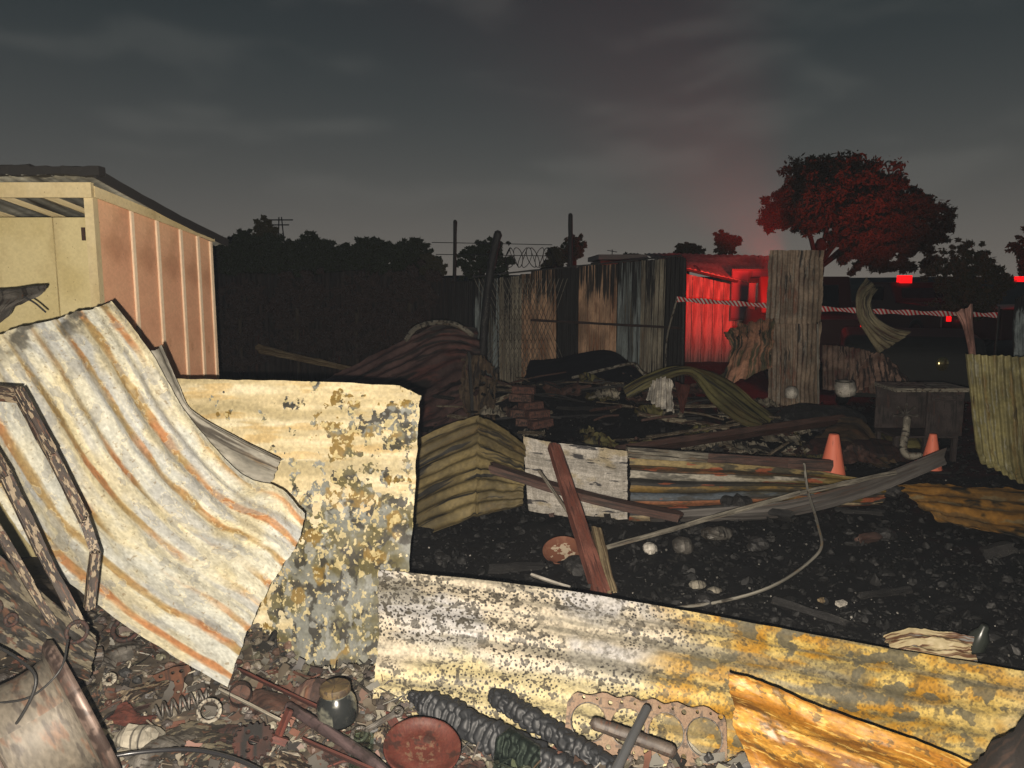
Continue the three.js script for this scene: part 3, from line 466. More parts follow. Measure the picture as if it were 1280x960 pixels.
{
  const R = rng(909), spots = [[235, 912, 0.15], [330, 868, 0.13], [150, 812, 0.12], [180, 846, 0.10], [300, 905, 0.12], [90, 800, 0.10], [268, 935, 0.10], [390, 858, 0.09], [200, 925, 0.12], [350, 945, 0.12], [430, 930, 0.08], [165, 880, 0.09], [115, 860, 0.09], [245, 800, 0.10], [330, 925, 0.08], [480, 905, 0.07], [600, 955, 0.08], [30, 790, 0.12]];
  const looks = [[mBurntPanel, 'soot-stained grey'], [mRust, 'brown rusted'], [mSteel, 'bare grey steel'], [mBurntPaint, 'flaking tan'], [mDarkRust, 'dark rusted'], [mRed, 'reddish rusted']], where = ['beside the black hose', 'under the flaking sheet', 'behind the wheel rim', 'near the round-holed bracket', 'below the tip of the striped sheet', 'against the burnt door frame', 'by the bottom edge', 'left of the jar', 'in the rubble right of the wheel rim', 'by the mauve pipe', 'left of the red dish', 'above the wheel rim', 'touching the wheel rim', 'under the lower edge of the striped sheet', 'behind the red clamp', 'right of the jar', 'beside the sharp glass shard', 'behind the top of the wheel rim'];
  spots.forEach(([px, py, s], i) => {
    const th = 0.13446 + Math.atan((py - 480) / 961), d = 1.36 / Math.tan(th), x = (px - 640) / 961 * (d * Math.cos(0.13446) + 1.36 * Math.sin(0.13446)), a = R() * 6.28, [m, look] = looks[i % 6], c = Math.cos(a), n = Math.sin(a);
    const q = (u, v, h) => { const X = x + (u * c - v * n) * s, Z = -d + (u * n + v * c) * s; return [X, H(X, Z) + 0.012 + h, Z]; }, h = () => 0.05 * R() * R() + 0.01;
    solo('torn_plate', sheetGeo([[q(-1, -0.6, h()), q(0, -0.7, h()), q(1, -0.5, h())], [q(-0.9, 0, h()), q(0, 0, h() + 0.02), q(1.1, 0, h())], [q(-0.7, 0.6, h()), q(0.1, 0.5, h()), q(0.8, 0.7, 0.02 + 2 * h())]], { nu: 26, nv: 20, waves: 1.3, amp: 0.005, jag: 0.22, dent: 0.012, seed: 930 + i, thick: 0.002 }), m, look + ' torn metal plate ' + where[i], 'metal plate', 'torn plates in the rubble');
  });
}
solo('washer', place(new THREE.TorusGeometry(0.017, 0.007, 10, 28).scale(1, 1, 0.5), add([-1.364, 0.240, -2.446], [0, 0.02, 0]), -0.9, 0.2, 0), mAsh, 'pale round washer beside the wheel rim', 'washer');
solo('coil_ring', place(new THREE.TorusGeometry(0.045, 0.009, 10, 40), add([-1.461, 0.260, -2.759], [0, 0.03, 0]), -0.9, 0.3, 0), mDarkRust, 'brown metal ring under the lower edge of the striped sheet', 'ring');
solo('coil_ring', place(new THREE.TorusGeometry(0.032, 0.006, 10, 36), add([-0.943, 0.250, -2.237], [0, 0.02, 0]), -0.7, 0.5, 0), mAsh, 'pale metal ring below the tip of the striped sheet', 'ring');
solo('coil_ring', place(new THREE.TorusGeometry(0.036, 0.005, 8, 36), add([0.751, 0.220, -2.162], [0, 0.04, 0]), -0.5, 0.2, 0), mSteel, 'thin steel ring left of the golden sheet', 'ring');
// larger finds in the rubble
{
  const sp = []; for (let i = 0; i <= 90; i++) { const k = i / 90, a = k * Math.PI * 2 * 6; sp.push([k * 0.16, Math.cos(a) * 0.024, Math.sin(a) * 0.024]); }
  solo('coil_spring', place(tube(sp, 0.0045, 260, 6), add([-1.136, 0.200, -2.293], [0, 0.03, 0]), 0, 0.5, 0.1), mSteel, 'short steel coil spring lying left of the black hose', 'spring');
  const can = (g) => rough(g, 0.006, 18, 5);
  solo('crushed_tin', place(can(lathe([[0, 0], [0.036, 0], [0.037, 0.003], [0.035, 0.006], [0.035, 0.09], [0.037, 0.094], [0.034, 0.095], [0.033, 0.02]], 30)), add([-0.913, 0.200, -2.415], [0, 0.03, 0]), 1.2, 0.6, 0.2), mRust, 'crushed brown tin can below the striped sheet', 'tin can', 'tin cans');
  solo('crushed_tin', place(can(lathe([[0, 0], [0.03, 0], [0.031, 0.003], [0.029, 0.006], [0.029, 0.07], [0.031, 0.074], [0.028, 0.075], [0.027, 0.02]], 30)), add([-1.492, 0.220, -2.639], [0, 0.03, 0]), 1.4, -0.6, 0.3), mSteel, 'small grey tin can behind the wheel rim', 'tin can', 'tin cans');
  const gp = []; for (let i = 0; i < 72; i++) { const a = i / 72 * 6.2832, r = (i % 4 < 2) ? 0.06 : 0.052; gp.push([Math.cos(a) * r, Math.sin(a) * r]); }
  solo('gear_wheel', place(plateGeo(gp, 0.012, [[0, 0, 0.017], [0.034, 0, 0.008], [-0.017, 0.03, 0.008], [-0.017, -0.03, 0.008]]), add([-0.771, 0.200, -2.133], [0, 0.03, 0]), -1.15, 0.3, 0), mDarkRust, 'toothed gear wheel lying between black hose and red strip', 'gear');
  solo('connecting_rod', mergeGeometries([plank([-0.449, 0.240, -2.172], [-0.371, 0.250, -2.250], 0.016, 0.012, { seed: 3 }), place(new THREE.TorusGeometry(0.022, 0.007, 8, 24), [-0.461, 0.240, -2.159], -1.2, 0, 0), place(new THREE.TorusGeometry(0.014, 0.006, 8, 20), [-0.361, 0.250, -2.264], -1.2, 0, 0)].map((g) => { const q = g.index ? g.toNonIndexed() : g; return q; })), mSteel, 'small steel connecting rod between the jar and the charred beam', 'engine part');
  solo('brick_fragment', place(rock(0.055, 33, 2, [1.3, 0.7, 0.9], 0.45), add([-1.140, 0.200, -2.173], [0, 0.02, 0])), mAsh, 'grey stone lump above the left end of the black hose', 'stone', 'stones in the rubble');
  solo('brick_fragment', place(rock(0.045, 37, 2, [1.2, 0.8, 1], 0.5), add([-0.671, 0.200, -2.435], [0, 0.02, 0])), mat(burntT(35, [84, 62, 54], [104, 88, 74], 0.56), 0.9), 'pinkish broken stone left of the jar', 'stone', 'stones in the rubble');
}
// loose twigs of wire and metal, each its own thing
{
  const R = rng(77), M = [mDarkRust, mRust, mAsh, mSteel, mRed, mRubber];
  const kinds = ['dark rusty', 'brown rusty', 'ash-grey', 'grey steel', 'red rusty', 'black']; const G = kinds.map((k) => `${k} bits of wire in the rubble`);
  for (let i = 0; i < 90; i++) {
    const x = mix(-1.4, 0.1, Math.pow(R(), 0.8)), z = -mix(1.6, 2.7, R()), a = R() * 6.28, L = 0.06 + 0.2 * R() * R(), k = Math.floor(R() * 6);
    const p0 = seat([x, 0, z], 0.012 + 0.02 * R()), p2 = seat([x + Math.cos(a) * L, 0, z + Math.sin(a) * L], 0.015 + 0.06 * R() * R());
    const p1 = add(lerp(p0, p2, 0.5), [0.06 * (R() - 0.5), 0.03 * R(), 0.05 * (R() - 0.5)]);
    const geo = R() < 0.6 ? tube([p0, p1, p2], 0.0025 + 0.004 * R(), 14, 6) : plank(p0, p2, 0.012 + 0.018 * R(), 0.005, { seed: i, rough: 0.25, seg: 8 });
    solo('scrap_wire', geo, M[k], `${kinds[k]} scrap of wire or strip in the rubble at the lower left`, 'scrap', G[k]);
  }
}
// uncountable chips, flakes, curls and clinker covering the bank
{
  const R = rng(5), geos = [], pal = [[0.075, 0.062, 0.046], [0.10, 0.088, 0.068], [0.035, 0.030, 0.026], [0.075, 0.046, 0.034], [0.016, 0.016, 0.016], [0.17, 0.155, 0.12], [0.06, 0.050, 0.045], [0.085, 0.040, 0.028], [0.085, 0.08, 0.055], [0.13, 0.125, 0.11], [0.05, 0.046, 0.04], [0.022, 0.02, 0.019]];
  for (let i = 0; i < 13000; i++) {
    const x = mix(-1.9, 0.95, R()), z = -mix(1.3, x < -0.9 ? 3.7 : x < -0.2 ? 3.0 : 2.4, R()), s = 0.004 + 0.017 * Math.pow(R(), 2.0);
    if (x > 0.15 && R() < 0.75) continue;
    const kind = R(); let g;
    if (kind < 0.3) g = rock(s, i, 1, [1, 0.5 + 0.5 * R(), 1], 0.7);
    else if (kind < 0.72) { g = new THREE.PlaneGeometry(s * (2 + 3 * R()), s * (1 + 2 * R()), 4, 2); const q = g.attributes.position, cu = 2 + 6 * R(); for (let k = 0; k < q.count; k++) { const a = q.getX(k), b = q.getY(k); q.setXYZ(k, a + 0.3 * s * (h2(k, i, 3) - 0.5), b + 0.6 * s * (h2(k, i, 4) - 0.5), a * a * cu + 0.25 * s * h2(k, i, 5)); } g.rotateX(-1.2); g.computeVertexNormals(); }
    else if (kind < 0.9) g = new THREE.CylinderGeometry(s * 0.16, s * 0.13, s * (4 + 5 * R()), 5, 2).rotateZ(1.4);
    else g = new THREE.TorusGeometry(s * 0.9, s * 0.22, 5, 12, 2 + 4 * R()).rotateX(1.3);
    const gg = g.index ? g.toNonIndexed() : g; gg.deleteAttribute('uv');
    place(gg, [x, H(x, z) + s * 0.4 + 0.035 * R() * R(), z], (R() - 0.5) * 1.3, R() * 6.28, (R() - 0.5) * 1.3);
    const c = pal[Math.floor(R() * pal.length)], k = 0.8 + 1.1 * R(); const col = new Float32Array(gg.attributes.position.count * 3); for (let q = 0; q < col.length; q += 3) { col[q] = c[0] * k; col[q + 1] = c[1] * k; col[q + 2] = c[2] * k; }
    gg.setAttribute('color', new THREE.BufferAttribute(col, 3)); geos.push(gg);
  }
  const m = new THREE.Mesh(mergeGeometries(geos), new THREE.MeshStandardMaterial({ vertexColors: true, roughness: 0.6, side: THREE.DoubleSide })); m.name = 'rubble_chips'; tag(m, 'brown and grey chips, flakes and clinker covering the rubble bank', 'rubble', null, 'stuff'); scene.add(m);
}
// charcoal and ash crumbs over the burnt floor
{
  const R = rng(8), n = 14000, g = rock(1, 3, 1, [1, 0.7, 1], 0.7); const im = new THREE.InstancedMesh(g, new THREE.MeshStandardMaterial({ roughness: 0.7 }), n); const M = new THREE.Matrix4(), c = new THREE.Color();
  for (let i = 0; i < n; i++) {
    const d = 2.9 + 7.4 * Math.pow(R(), 1.5), x = mix(-0.42, 0.76, R()) * d, s = 0.005 + 0.028 * Math.pow(R(), 6);
    M.compose(V([x, H(x, -d) + s * 0.15, -d]), new THREE.Quaternion().setFromEuler(new THREE.Euler(R() * 6, R() * 6, R() * 6)), V([s * (0.7 + R()), s * (0.5 + 0.6 * R()), s * (0.7 + R())])); im.setMatrixAt(i, M);
    const t = R(), k = t < 0.985 ? 0.0025 + 0.0075 * R() : 0.03 + 0.08 * R(); im.setColorAt(i, c.setRGB(k, k * 0.98, k * 0.95));
  }
  im.name = 'charcoal_crumbs'; tag(im, 'black charcoal crumbs and ash flecks over the burnt floor', 'charcoal', null, 'stuff'); scene.add(im);
}
{
  const R = rng(18), n = 1700, g = rock(1, 8, 0, [1, 0.4, 1], 0.4); const im = new THREE.InstancedMesh(g, new THREE.MeshStandardMaterial({ roughness: 0.9 }), n); const M = new THREE.Matrix4(), c = new THREE.Color();
  for (let i = 0; i < n; i++) { const d = 2.9 + 5.5 * Math.pow(R(), 1.4), x = mix(-0.3, 0.72, R()) * d, s = 0.002 + 0.006 * Math.pow(R(), 3); M.compose(V([x, H(x, -d) + 0.008, -d]), new THREE.Quaternion().setFromEuler(new THREE.Euler(R(), R() * 6, R())), V([s, s, s])); im.setMatrixAt(i, M); const k = 0.06 + 0.3 * R() * R(); im.setColorAt(i, c.setRGB(k, k * 0.95, k * 0.86)); }
  im.name = 'ash_flecks'; tag(im, 'tiny pale ash flecks sprinkled on the black floor', 'ash', null, 'stuff'); scene.add(im);
}
// ---------- shed at the left ----------
{
  const t = thing('shed', 'small cream and peach painted shed with an overhanging dark roof', 'shed', [-3.2, 0, -4.8]);
  const A = [-2.280, 2.076, -4.300], B = [-2.085, 1.874, -5.400];             // top of the near corner and of the far end of the side wall
  const Lx = -4.6;                                             // the front runs left out of view
  const zf = A[2], yTop = A[1], yB = B[1];
  const quad = (pts, th, n) => { // wall slab from 4 corners (a,b top; c,d bottom), thickness along n
    const f = pts.map(V), b = pts.map((p) => V(p).addScaledVector(V(n), -th)), P = [], U = []; const face = (q, uv) => { for (const k of [0, 1, 2, 0, 2, 3]) { P.push(q[k].x, q[k].y, q[k].z); U.push(...uv[k]); } };
    const w = f[0].distanceTo(f[1]), h = f[0].distanceTo(f[3]); const uv = [[0, 0], [w, 0], [w, h], [0, h]];
    face(f, uv); face([b[1], b[0], b[3], b[2]], uv); for (let i = 0; i < 4; i++) { const j = (i + 1) % 4; face([f[i], b[i], b[j], f[j]], [[0, 0], [0, th], [1, th], [1, 0]]); }
    const g = new THREE.BufferGeometry(); g.setAttribute('position', new THREE.Float32BufferAttribute(P, 3)); g.setAttribute('uv', new THREE.Float32BufferAttribute(U, 2)); g.computeVertexNormals(); return g;
  };
  // front panels (below an open gap under the roof)
  const gap = [-2.544, 1.939, -4.300][1];
  const xs = [Lx, -3.75, -3.15, [-2.514, 1.939, -4.300][0], A[0] - 0.05];
  for (let i = 0; i < 4; i++) wpart('front_panel', quad([[xs[i] + 0.004, gap, zf + 0.01], [xs[i + 1] - 0.004, gap, zf + 0.01], [xs[i + 1] - 0.004, 0, zf + 0.01], [xs[i] + 0.004, 0, zf + 0.01]], 0.02, [0, 0, 1]), mShedFront, t);
  wpart('corner_post', quad([[A[0] - 0.045, yTop - 0.03, zf + 0.03], [A[0] + 0.004, yTop - 0.03, zf + 0.03], [A[0] + 0.004, 0, zf + 0.03], [A[0] - 0.045, 0, zf + 0.03]], 0.05, [0, 0, 1]), mTrim, t);
  wpart('hinge', new THREE.BoxGeometry(0.018, 0.07, 0.01).translate(A[0] - 0.06, gap - 0.09, zf + 0.03), mRust, t);
  wpart('fascia', quad([[Lx, yTop + 0.045, zf + 0.055], [A[0] + 0.012, yTop + 0.045, zf + 0.055], [A[0] + 0.012, yTop - 0.035, zf + 0.055], [Lx, yTop - 0.035, zf + 0.055]], 0.03, [0, 0, 1]), mTrim, t);
  // side: boards between cover battens
  const dir = V(B).sub(V(A)).setY(0).normalize(), nrm = [-dir.z, 0, dir.x]; if (nrm[0] < 0) { nrm[0] *= -1; nrm[2] *= -1; }
  const pxs = [118, 153, 185, 217, 242, 263], ks = [0, 0.26, 0.47, 0.685, 0.855, 1];
  const P = (k, y, o = 0) => [mix(A[0], B[0], k) + nrm[0] * o, y, mix(A[2], B[2], k) + nrm[2] * o], yt = (k) => mix(yTop, yB, k);
  for (let i = 0; i < 5; i++) { const a = ks[i] + 0.003, b = ks[i + 1] - 0.003; wpart('side_panel', quad([P(a, yt(a) - 0.01), P(b, yt(b) - 0.01), P(b, 0), P(a, 0)], 0.02, nrm), mShedSide, t); }
  for (let i = 1; i < 6; i++) { const k = Math.min(ks[i], 0.992), w = 0.011; wpart('batten', quad([P(k - w, yt(k) - 0.012, 0.012), P(k + w, yt(k) - 0.012, 0.012), P(k + w, 0, 0.012), P(k - w, 0, 0.012)], 0.016, nrm), mBatten, t); }
  wpart('back_wall', quad([[Lx, yB, B[2] - 0.0], [B[0] - 0.03, yB, B[2]], [B[0] - 0.03, 0, B[2]], [Lx, 0, B[2]]], 0.03, [0, 0, 1]), mShedSide, t);
  wpart('end_wall', quad([[Lx, yTop, zf], [Lx, yB, B[2]], [Lx, 0, B[2]], [Lx, 0, zf]], 0.03, [-1, 0, 0]), mShedSide, t);
  // roof: felt-edged sheet falling to the back
  const r0 = [-2.199, 2.129, -4.180], r1 = [-2.051, 1.851, -5.620], up = 0.02;
  const rf = wpart('roof', sheetGeo([[[Lx - 0.2, r0[1] + up, r0[2]], [-3.4, r0[1] + up + 0.012, r0[2]], [r0[0], r0[1] + up, r0[2]]], [[Lx - 0.2, mix(r0[1], r1[1], 0.5), mix(r0[2], r1[2], 0.5)], [-3.3, mix(r0[1], r1[1], 0.5), mix(r0[2], r1[2], 0.5)], [mix(r0[0], r1[0], 0.5), mix(r0[1], r1[1], 0.5) - 0.005, mix(r0[2], r1[2], 0.5)]], [[Lx - 0.2, r1[1], r1[2]], [-3.2, r1[1], r1[2]], [r1[0], r1[1], r1[2]]]], { nu: 90, nv: 30, waves: 30, amp: 0.008, along: 'v', thick: 0.018, jag: 0.004, dent: 0.006, seed: 5 }), mGalvUnder, t);
  // ragged felt along the front and verge
  const felt = []; { const R = rng(3); for (let x = Lx; x < r0[0] - 0.05; x += 0.09) felt.push(place(rough(new THREE.BoxGeometry(0.11, 0.03 + 0.02 * R(), 0.07, 4, 2, 2), 0.008, 20, Math.floor(x * 100)), [x + 0.045, r0[1] + 0.04 + 0.008 * (R() - 0.5), r0[2] + 0.012], 0, 0.1 * (R() - 0.5), 0.12 * (R() - 0.5))); }
  wpart('roof_felt', mergeGeometries(felt), mFelt, t);
  wpart('verge_strip', plank([r0[0] + 0.006, r0[1] + 0.03, r0[2] + 0.02], [r1[0] + 0.006, r1[1] + 0.014, r1[2]], 0.012, 0.05, { seed: 6, rough: 0.08, roll: 0, sag: -0.012 }), mFelt, t);
  wpart('barge_board', quad([P(-0.02, yTop + 0.03, 0.02), P(1.02, yB + 0.03, 0.02), P(1.02, yB - 0.012, 0.02), P(-0.02, yTop - 0.03, 0.02)], 0.012, nrm), mTrim, t);
  for (const [xa, xb] of [[-4.3, -4.22], [-3.9, -3.8], [-3.5, -3.42], [-3.15, -3.05], [-2.85, -2.74], [-2.6, -2.5]]) wpart('rafter', plank([xa, yTop - 0.005, zf - 0.02], [xb + 0.1, yB - 0.012, B[2] + 0.03], 0.03, 0.03, { seed: 8, rough: 0.03 }), mTrim, t);
}
{ // bent spout-like bracket poking in from the left in front of the shed
  const t = thing('metal_bracket', 'bent grey metal bracket with a flat top jutting in at the left edge', 'bracket', [-2.372, 1.354, -3.400]);
  const g = sheetGeo([[[-2.431, 1.545, -3.360], [-2.182, 1.553, -3.300], [-2.037, 1.567, -3.260], [-1.956, 1.570, -3.250]], [[-2.466, 1.481, -3.400], [-2.230, 1.511, -3.340], [-2.089, 1.526, -3.300], [-1.976, 1.553, -3.270]], [[-2.486, 1.424, -3.420], [-2.279, 1.454, -3.380], [-2.187, 1.480, -3.350], [-2.111, 1.505, -3.310]], [[-2.497, 1.381, -3.430], [-2.311, 1.400, -3.400], [-2.254, 1.412, -3.390], [-2.196, 1.448, -3.370]]], { nu: 40, nv: 30, waves: 1, amp: 0, dent: 0.006, jag: 0.01, seed: 9, thick: 0.012 });
  wpart('plate', g, mSteel, t); wpart('wire_tail', tube([[-2.063, 1.530, -3.270], [-2.018, 1.503, -3.270], [-1.977, 1.466, -3.270]], 0.004, 12, 6), mRubber, t);
  wpart('arm', tube([[-2.489, 1.389, -3.420], [-2.569, 0.857, -3.360], [-2.488, 0.080, -3.100]], 0.03, 20, 8), mSteel, t);
}

// ---------- rear fence of burnt corrugated panels ----------
{
  const t = thing('corrugated_fence', 'fence of scorched corrugated iron panels behind the burnt heap', 'fence', [0.9, 0, -10.4]);
  const spec = [ // px left, px right, top left, top right, material, depth
    [560, 592, 352, 350, 2, 10.6], [592, 626, 349, 347, 0, 10.5], [624, 652, 346, 344, 3, 10.46], [650, 666, 342, 341, 1, 10.52], [664, 696, 338, 336, 1, 10.45], [695, 723, 335, 333, 2, 10.38], [721, 772, 332, 329, 1, 10.42], [770, 800, 328, 326, 0, 10.34], [798, 832, 325, 323, 3, 10.36], [829, 851, 322, 320, 2, 10.3]];
  const w = (px, d) => (px - 640) / 961 * d, hgt = (py, d) => 1.6 - (py - 350) / 961 * d * 1.0;
  spec.forEach(([a, b, ya, yb, m, d], i) => {
    const xa = w(a, d), xb = w(b, d), yl = hgt(ya, d), yr = hgt(yb, d), W = xb - xa;
    const lean = 0.02 * (h2(i, 3, 4) - 0.5);
    wpart('panel', sheetGeo([[[xa + lean, yl, -d], [xb + lean, yr, -d]], [[xa, 0.9, -d + 0.01], [xb, 0.9, -d + 0.012]], [[xa - lean, -0.05, -d + 0.02], [xb, -0.05, -d]]], { nu: Math.round(W * 80), nv: 40, waves: Math.max(3, Math.round(W / 0.062)), amp: 0.011, jag: 0.012, dent: 0.016, dentF: 3, seed: 200 + i * 3 }), mFence[m], t);
  });
  wpart('rail', plank([0.254, 1.075, -10.200], [2.219, 0.972, -10.160], 0.03, 0.03, { seed: 3 }), mDarkRust, t);
  wpart('end_post', tube([[2.28, 0, -10.2], [2.27, 1.0, -10.2], [2.26, 1.86, -10.2]], 0.03, 10, 8, 0.006, 4), mChar, t);
  wpart('capping', plank([-0.536, 1.642, -10.400], [2.225, 1.922, -10.220], 0.02, 0.03, { seed: 5, rough: 0.3 }), mChar, t);
}
{ // dark burnt wall further left
  const t = thing('burnt_wall', 'low dark sooty sheet wall between the shed and the fence', 'wall', [-2.4, 0, -10.9]);
  const xs = [-5.2, -4.5, -3.9, -3.25, -2.7, -2.1, -1.5, -0.85];
  for (let i = 0; i < 7; i++) wpart('panel', sheetGeo([[[xs[i], 1.55 + 0.25 * h2(i, 1, 2), -11 + 0.03 * (i % 2)], [xs[i + 1] + 0.03, 1.5 + 0.28 * h2(i, 2, 2), -11 + 0.03 * (i % 2)]], [[xs[i], 0.9, -10.97], [xs[i + 1] + 0.03, 0.9, -10.97]], [[xs[i], -0.05, -10.95], [xs[i + 1] + 0.03, -0.05, -10.95]]], { nu: 46, nv: 24, waves: 9, amp: 0.01, jag: 0.02, dent: 0.025, seed: 260 + i }), mFence[4], t);
}
// scorched shrubs clinging to the dark wall
[[300, 400, 44, 'nearest the shed'], [372, 385, 46, 'above the pale plank'], [446, 392, 46, 'left of the grey hoop'], [512, 380, 40, 'behind the grey hoop']].forEach(([px, py, r, w], i) => {
  const d = 10.5, X = (px - 640) / 961 * d, Y = 1.6 - (py - 350) / 961 * d, S = d / 961; tree('scorched_shrub', 'scorched brown shrub against the dark wall, ' + w, [X, 0, -d], [X, Y, -d], 0.025, [[X, Y, -d, r * S, 30 * S, 0.16, 46, 40], [X + 0.1, Y + 0.32, -d, r * S * 0.9, 22 * S, 0.14, 36, 40], [X - 0.05, Y - 0.4, -d, r * S, 30 * S, 0.16, 40, 40]], 0.04, 1300 + i * 7, mLeafBurnt, 'scorched shrubs along the dark wall');
});
// leaning burnt poles and fence posts
solo('burnt_pole', tube([[-0.387, 0.390, -9.700], [-0.346, 1.096, -9.800], [-0.286, 1.651, -9.900], [-0.184, 2.178, -10.000]], 0.055, 24, 9, 0.014, 3), mChar, 'burnt leaning pole in front of the grey fence panels', 'pole', 'burnt poles');
solo('burnt_pole', tube([[-0.86, 0, -11.4], [-0.855, 1.2, -11.4], [-0.826, 2.442, -11.400]], 0.028, 14, 7, 0.006, 5), mChar, 'thin upright pole above the left end of the fence', 'pole', 'burnt poles');
solo('burnt_pole', tube([[0.86, 0, -11.2], [0.85, 1.4, -11.2], [0.834, 2.517, -11.200]], 0.034, 16, 8, 0.008, 7), mChar, 'upright pole sticking up behind the tan panels', 'pole', 'burnt poles');
for (const [a, b, s, l] of [[[-1.168, 2.144, -11.400], [0.579, 2.105, -11.300], 0.01, 'top strand'], [[-1.112, 1.971, -11.400], [0.580, 1.945, -11.300], 0.015, 'second strand']]) solo('fence_wire', tube([a, lerp(a, b, 0.5), b], 0.006, 20, 5), mRubber, `${l} of thin wire between the poles`, 'wire', 'strands of fence wire');
{ const pts = []; for (let i = 0; i <= 160; i++) { const k = i / 160, a = k * Math.PI * 2 * 9; const c = lerp([-0.092, 1.921, -11.250], [0.621, 1.919, -11.200], k); pts.push(add(c, [0.05 * Math.sin(a * 1.3), Math.sin(a) * 0.14, Math.cos(a) * 0.14])); }
  solo('razor_wire_coil', tube(pts, 0.006, 420, 4), mRubber, 'coil of razor wire above the grey fence panels', 'razor wire'); }
{ // wire mesh leaning on the panels
  const L = []; for (let i = 0; i < 14; i++) { const x0 = 0.0 + i * 0.055; L.push(tube([[x0 - 0.5, 0.35, -10.25], [x0 - 0.2, 1.0, -10.27], [x0 + 0.02, 1.62, -10.3]], 0.004, 8, 4), tube([[x0 + 0.05, 0.35, -10.24], [x0 - 0.22, 1.0, -10.26], [x0 - 0.5, 1.62, -10.29]], 0.004, 8, 4)); }
  solo('wire_mesh', mergeGeometries(L), mAsh, 'diamond wire mesh hanging on the narrow tan panel', 'wire mesh'); }

// ---------- collapsed heap in the middle ----------
const mMound = mat(iron(211, [92, 70, 66], [96, 62, 56], [30, 26, 25], { rust: 0.5, soot: 0.48 }), 0.75);
solo('collapsed_sheet', sheetGeo([
  [[-2.135, 0.495, -8.300], [-1.527, 0.799, -8.600], [-0.915, 1.074, -8.800], [-0.384, 1.074, -8.800]],
  [[-1.746, 0.405, -7.900], [-1.203, 0.612, -8.200], [-0.710, 0.826, -8.500], [-0.338, 0.755, -8.500]],
  [[-1.314, 0.144, -7.300], [-0.882, 0.289, -7.600], [-0.540, 0.447, -7.900], [-0.333, 0.363, -7.900]],
  [[-1.057, -0.146, -6.600], [-0.734, -0.037, -6.900], [-0.490, 0.062, -7.100], [-0.321, 0.087, -7.200]]],
  { nu: 70, nv: 120, waves: 11, amp: 0.014, along: 'u', jag: 0.03, dent: 0.05, seed: 71, thick: 0.004, swap: true }), mMound, 'dark reddish collapsed corrugated roof sheet behind the clipped-corner sheet', 'metal sheet', 'collapsed sheets');
solo('bent_hoop', tube([[-1.183, 0.943, -8.600], [-1.079, 1.065, -8.650], [-0.859, 1.125, -8.700], [-0.633, 1.098, -8.700], [-0.453, 0.990, -8.700]], 0.03, 30, 8, 0.006, 4), mAsh, 'grey bent hoop on top of the collapsed roof sheet', 'hoop');
solo('pale_plank', plank([-3.176, 0.746, -9.600], [-1.809, 0.556, -8.900], 0.10, 0.05, { seed: 9, rough: 0.2, taper: 0.5 }), mWood, 'pale plank lying in the dark behind the shed', 'plank');
{ const P = [-0.338, 0.126, -7.600]; // burnt hanging cloth over a stick frame
  const t = thing('burnt_curtain', 'tattered brown cloth draped on sticks left of the bricks', 'cloth', P);
  wpart('cloth', sheetGeo([[[-0.545, 0.823, -7.900], [-0.393, 0.902, -7.850], [-0.230, 0.820, -7.850], [-0.098, 0.627, -7.800]], [[-0.574, 0.503, -7.800], [-0.420, 0.558, -7.700], [-0.277, 0.486, -7.750], [-0.146, 0.395, -7.700]], [[-0.514, 0.183, -7.600], [-0.397, 0.137, -7.500], [-0.273, 0.166, -7.600], [-0.144, 0.160, -7.550]]], { nu: 60, nv: 60, waves: 4, amp: 0.03, jag: 0.14, dent: 0.06, seed: 83, hole: 0.33 }), mat(iron(217, [92, 78, 62], [88, 62, 46], [34, 30, 28], { soot: 0.46 }), 0.9), t);
  wpart('stick', plank([-0.440, 0.874, -7.800], [-0.382, 0.064, -7.500], 0.03, 0.025, { seed: 4 }), mChar, t); wpart('stick', plank([-0.149, 0.698, -7.900], [-0.354, 0.085, -7.600], 0.025, 0.025, { seed: 5 }), mChar, t); }
{ // loose bricks
  const R = rng(4), bm = [mat(iron(219, [104, 70, 60], [92, 60, 52], [40, 34, 32], { w: 128, h: 128 }), 0.9), mat(iron(223, [104, 76, 66], [96, 62, 52], [44, 38, 36], { w: 128, h: 128 }), 0.9)];
  [[655, 487], [652, 497], [664, 507], [650, 516], [672, 517], [660, 527], [676, 529]].forEach(([px, py], i) => { const d = 7.4 - i * 0.06, p = [(px - 640) / 961 * d, 1.6 - Math.tan(0.13446 + Math.atan((py - 480) / 961)) * d, -d]; solo('brick', place(rough(new THREE.BoxGeometry(0.22, 0.07, 0.105, 6, 3, 4), 0.005, 25, i), p, 0.1 * (R() - 0.5), 1.1 * (R() - 0.5), 0.16 * (R() - 0.5)), bm[i % 2], ['topmost', 'second', 'third', 'fourth', 'fifth', 'sixth', 'lowest'][i] + ' loose brick, counted from the top, in the small stack beside the burnt cloth', 'brick', 'stacked loose bricks'); }); }
solo('burnt_slab', sheetGeo([[[0.197, 0.626, -9.400], [0.589, 0.665, -9.400], [1.177, 0.754, -9.400], [1.542, 0.530, -9.200]], [[0.093, 0.377, -8.900], [0.654, 0.377, -8.900], [1.308, 0.415, -8.900], [1.758, 0.316, -8.800]]], { nu: 30, nv: 20, waves: 1, amp: 0, dent: 0.02, seed: 91, thick: 0.02, jag: 0.03 }), plain(0.012, 0.012, 0.014, 0.5), 'flat black burnt panel tilted against the fence', 'panel');
solo('bent_bar', tube([[0.694, 0.497, -8.700], [1.054, 0.583, -8.750], [1.409, 0.642, -8.800], [1.458, 0.579, -8.700], [1.607, 0.437, -8.600]], 0.018, 30, 6), mAsh, 'pale bent bar on top of the black heap', 'bar');
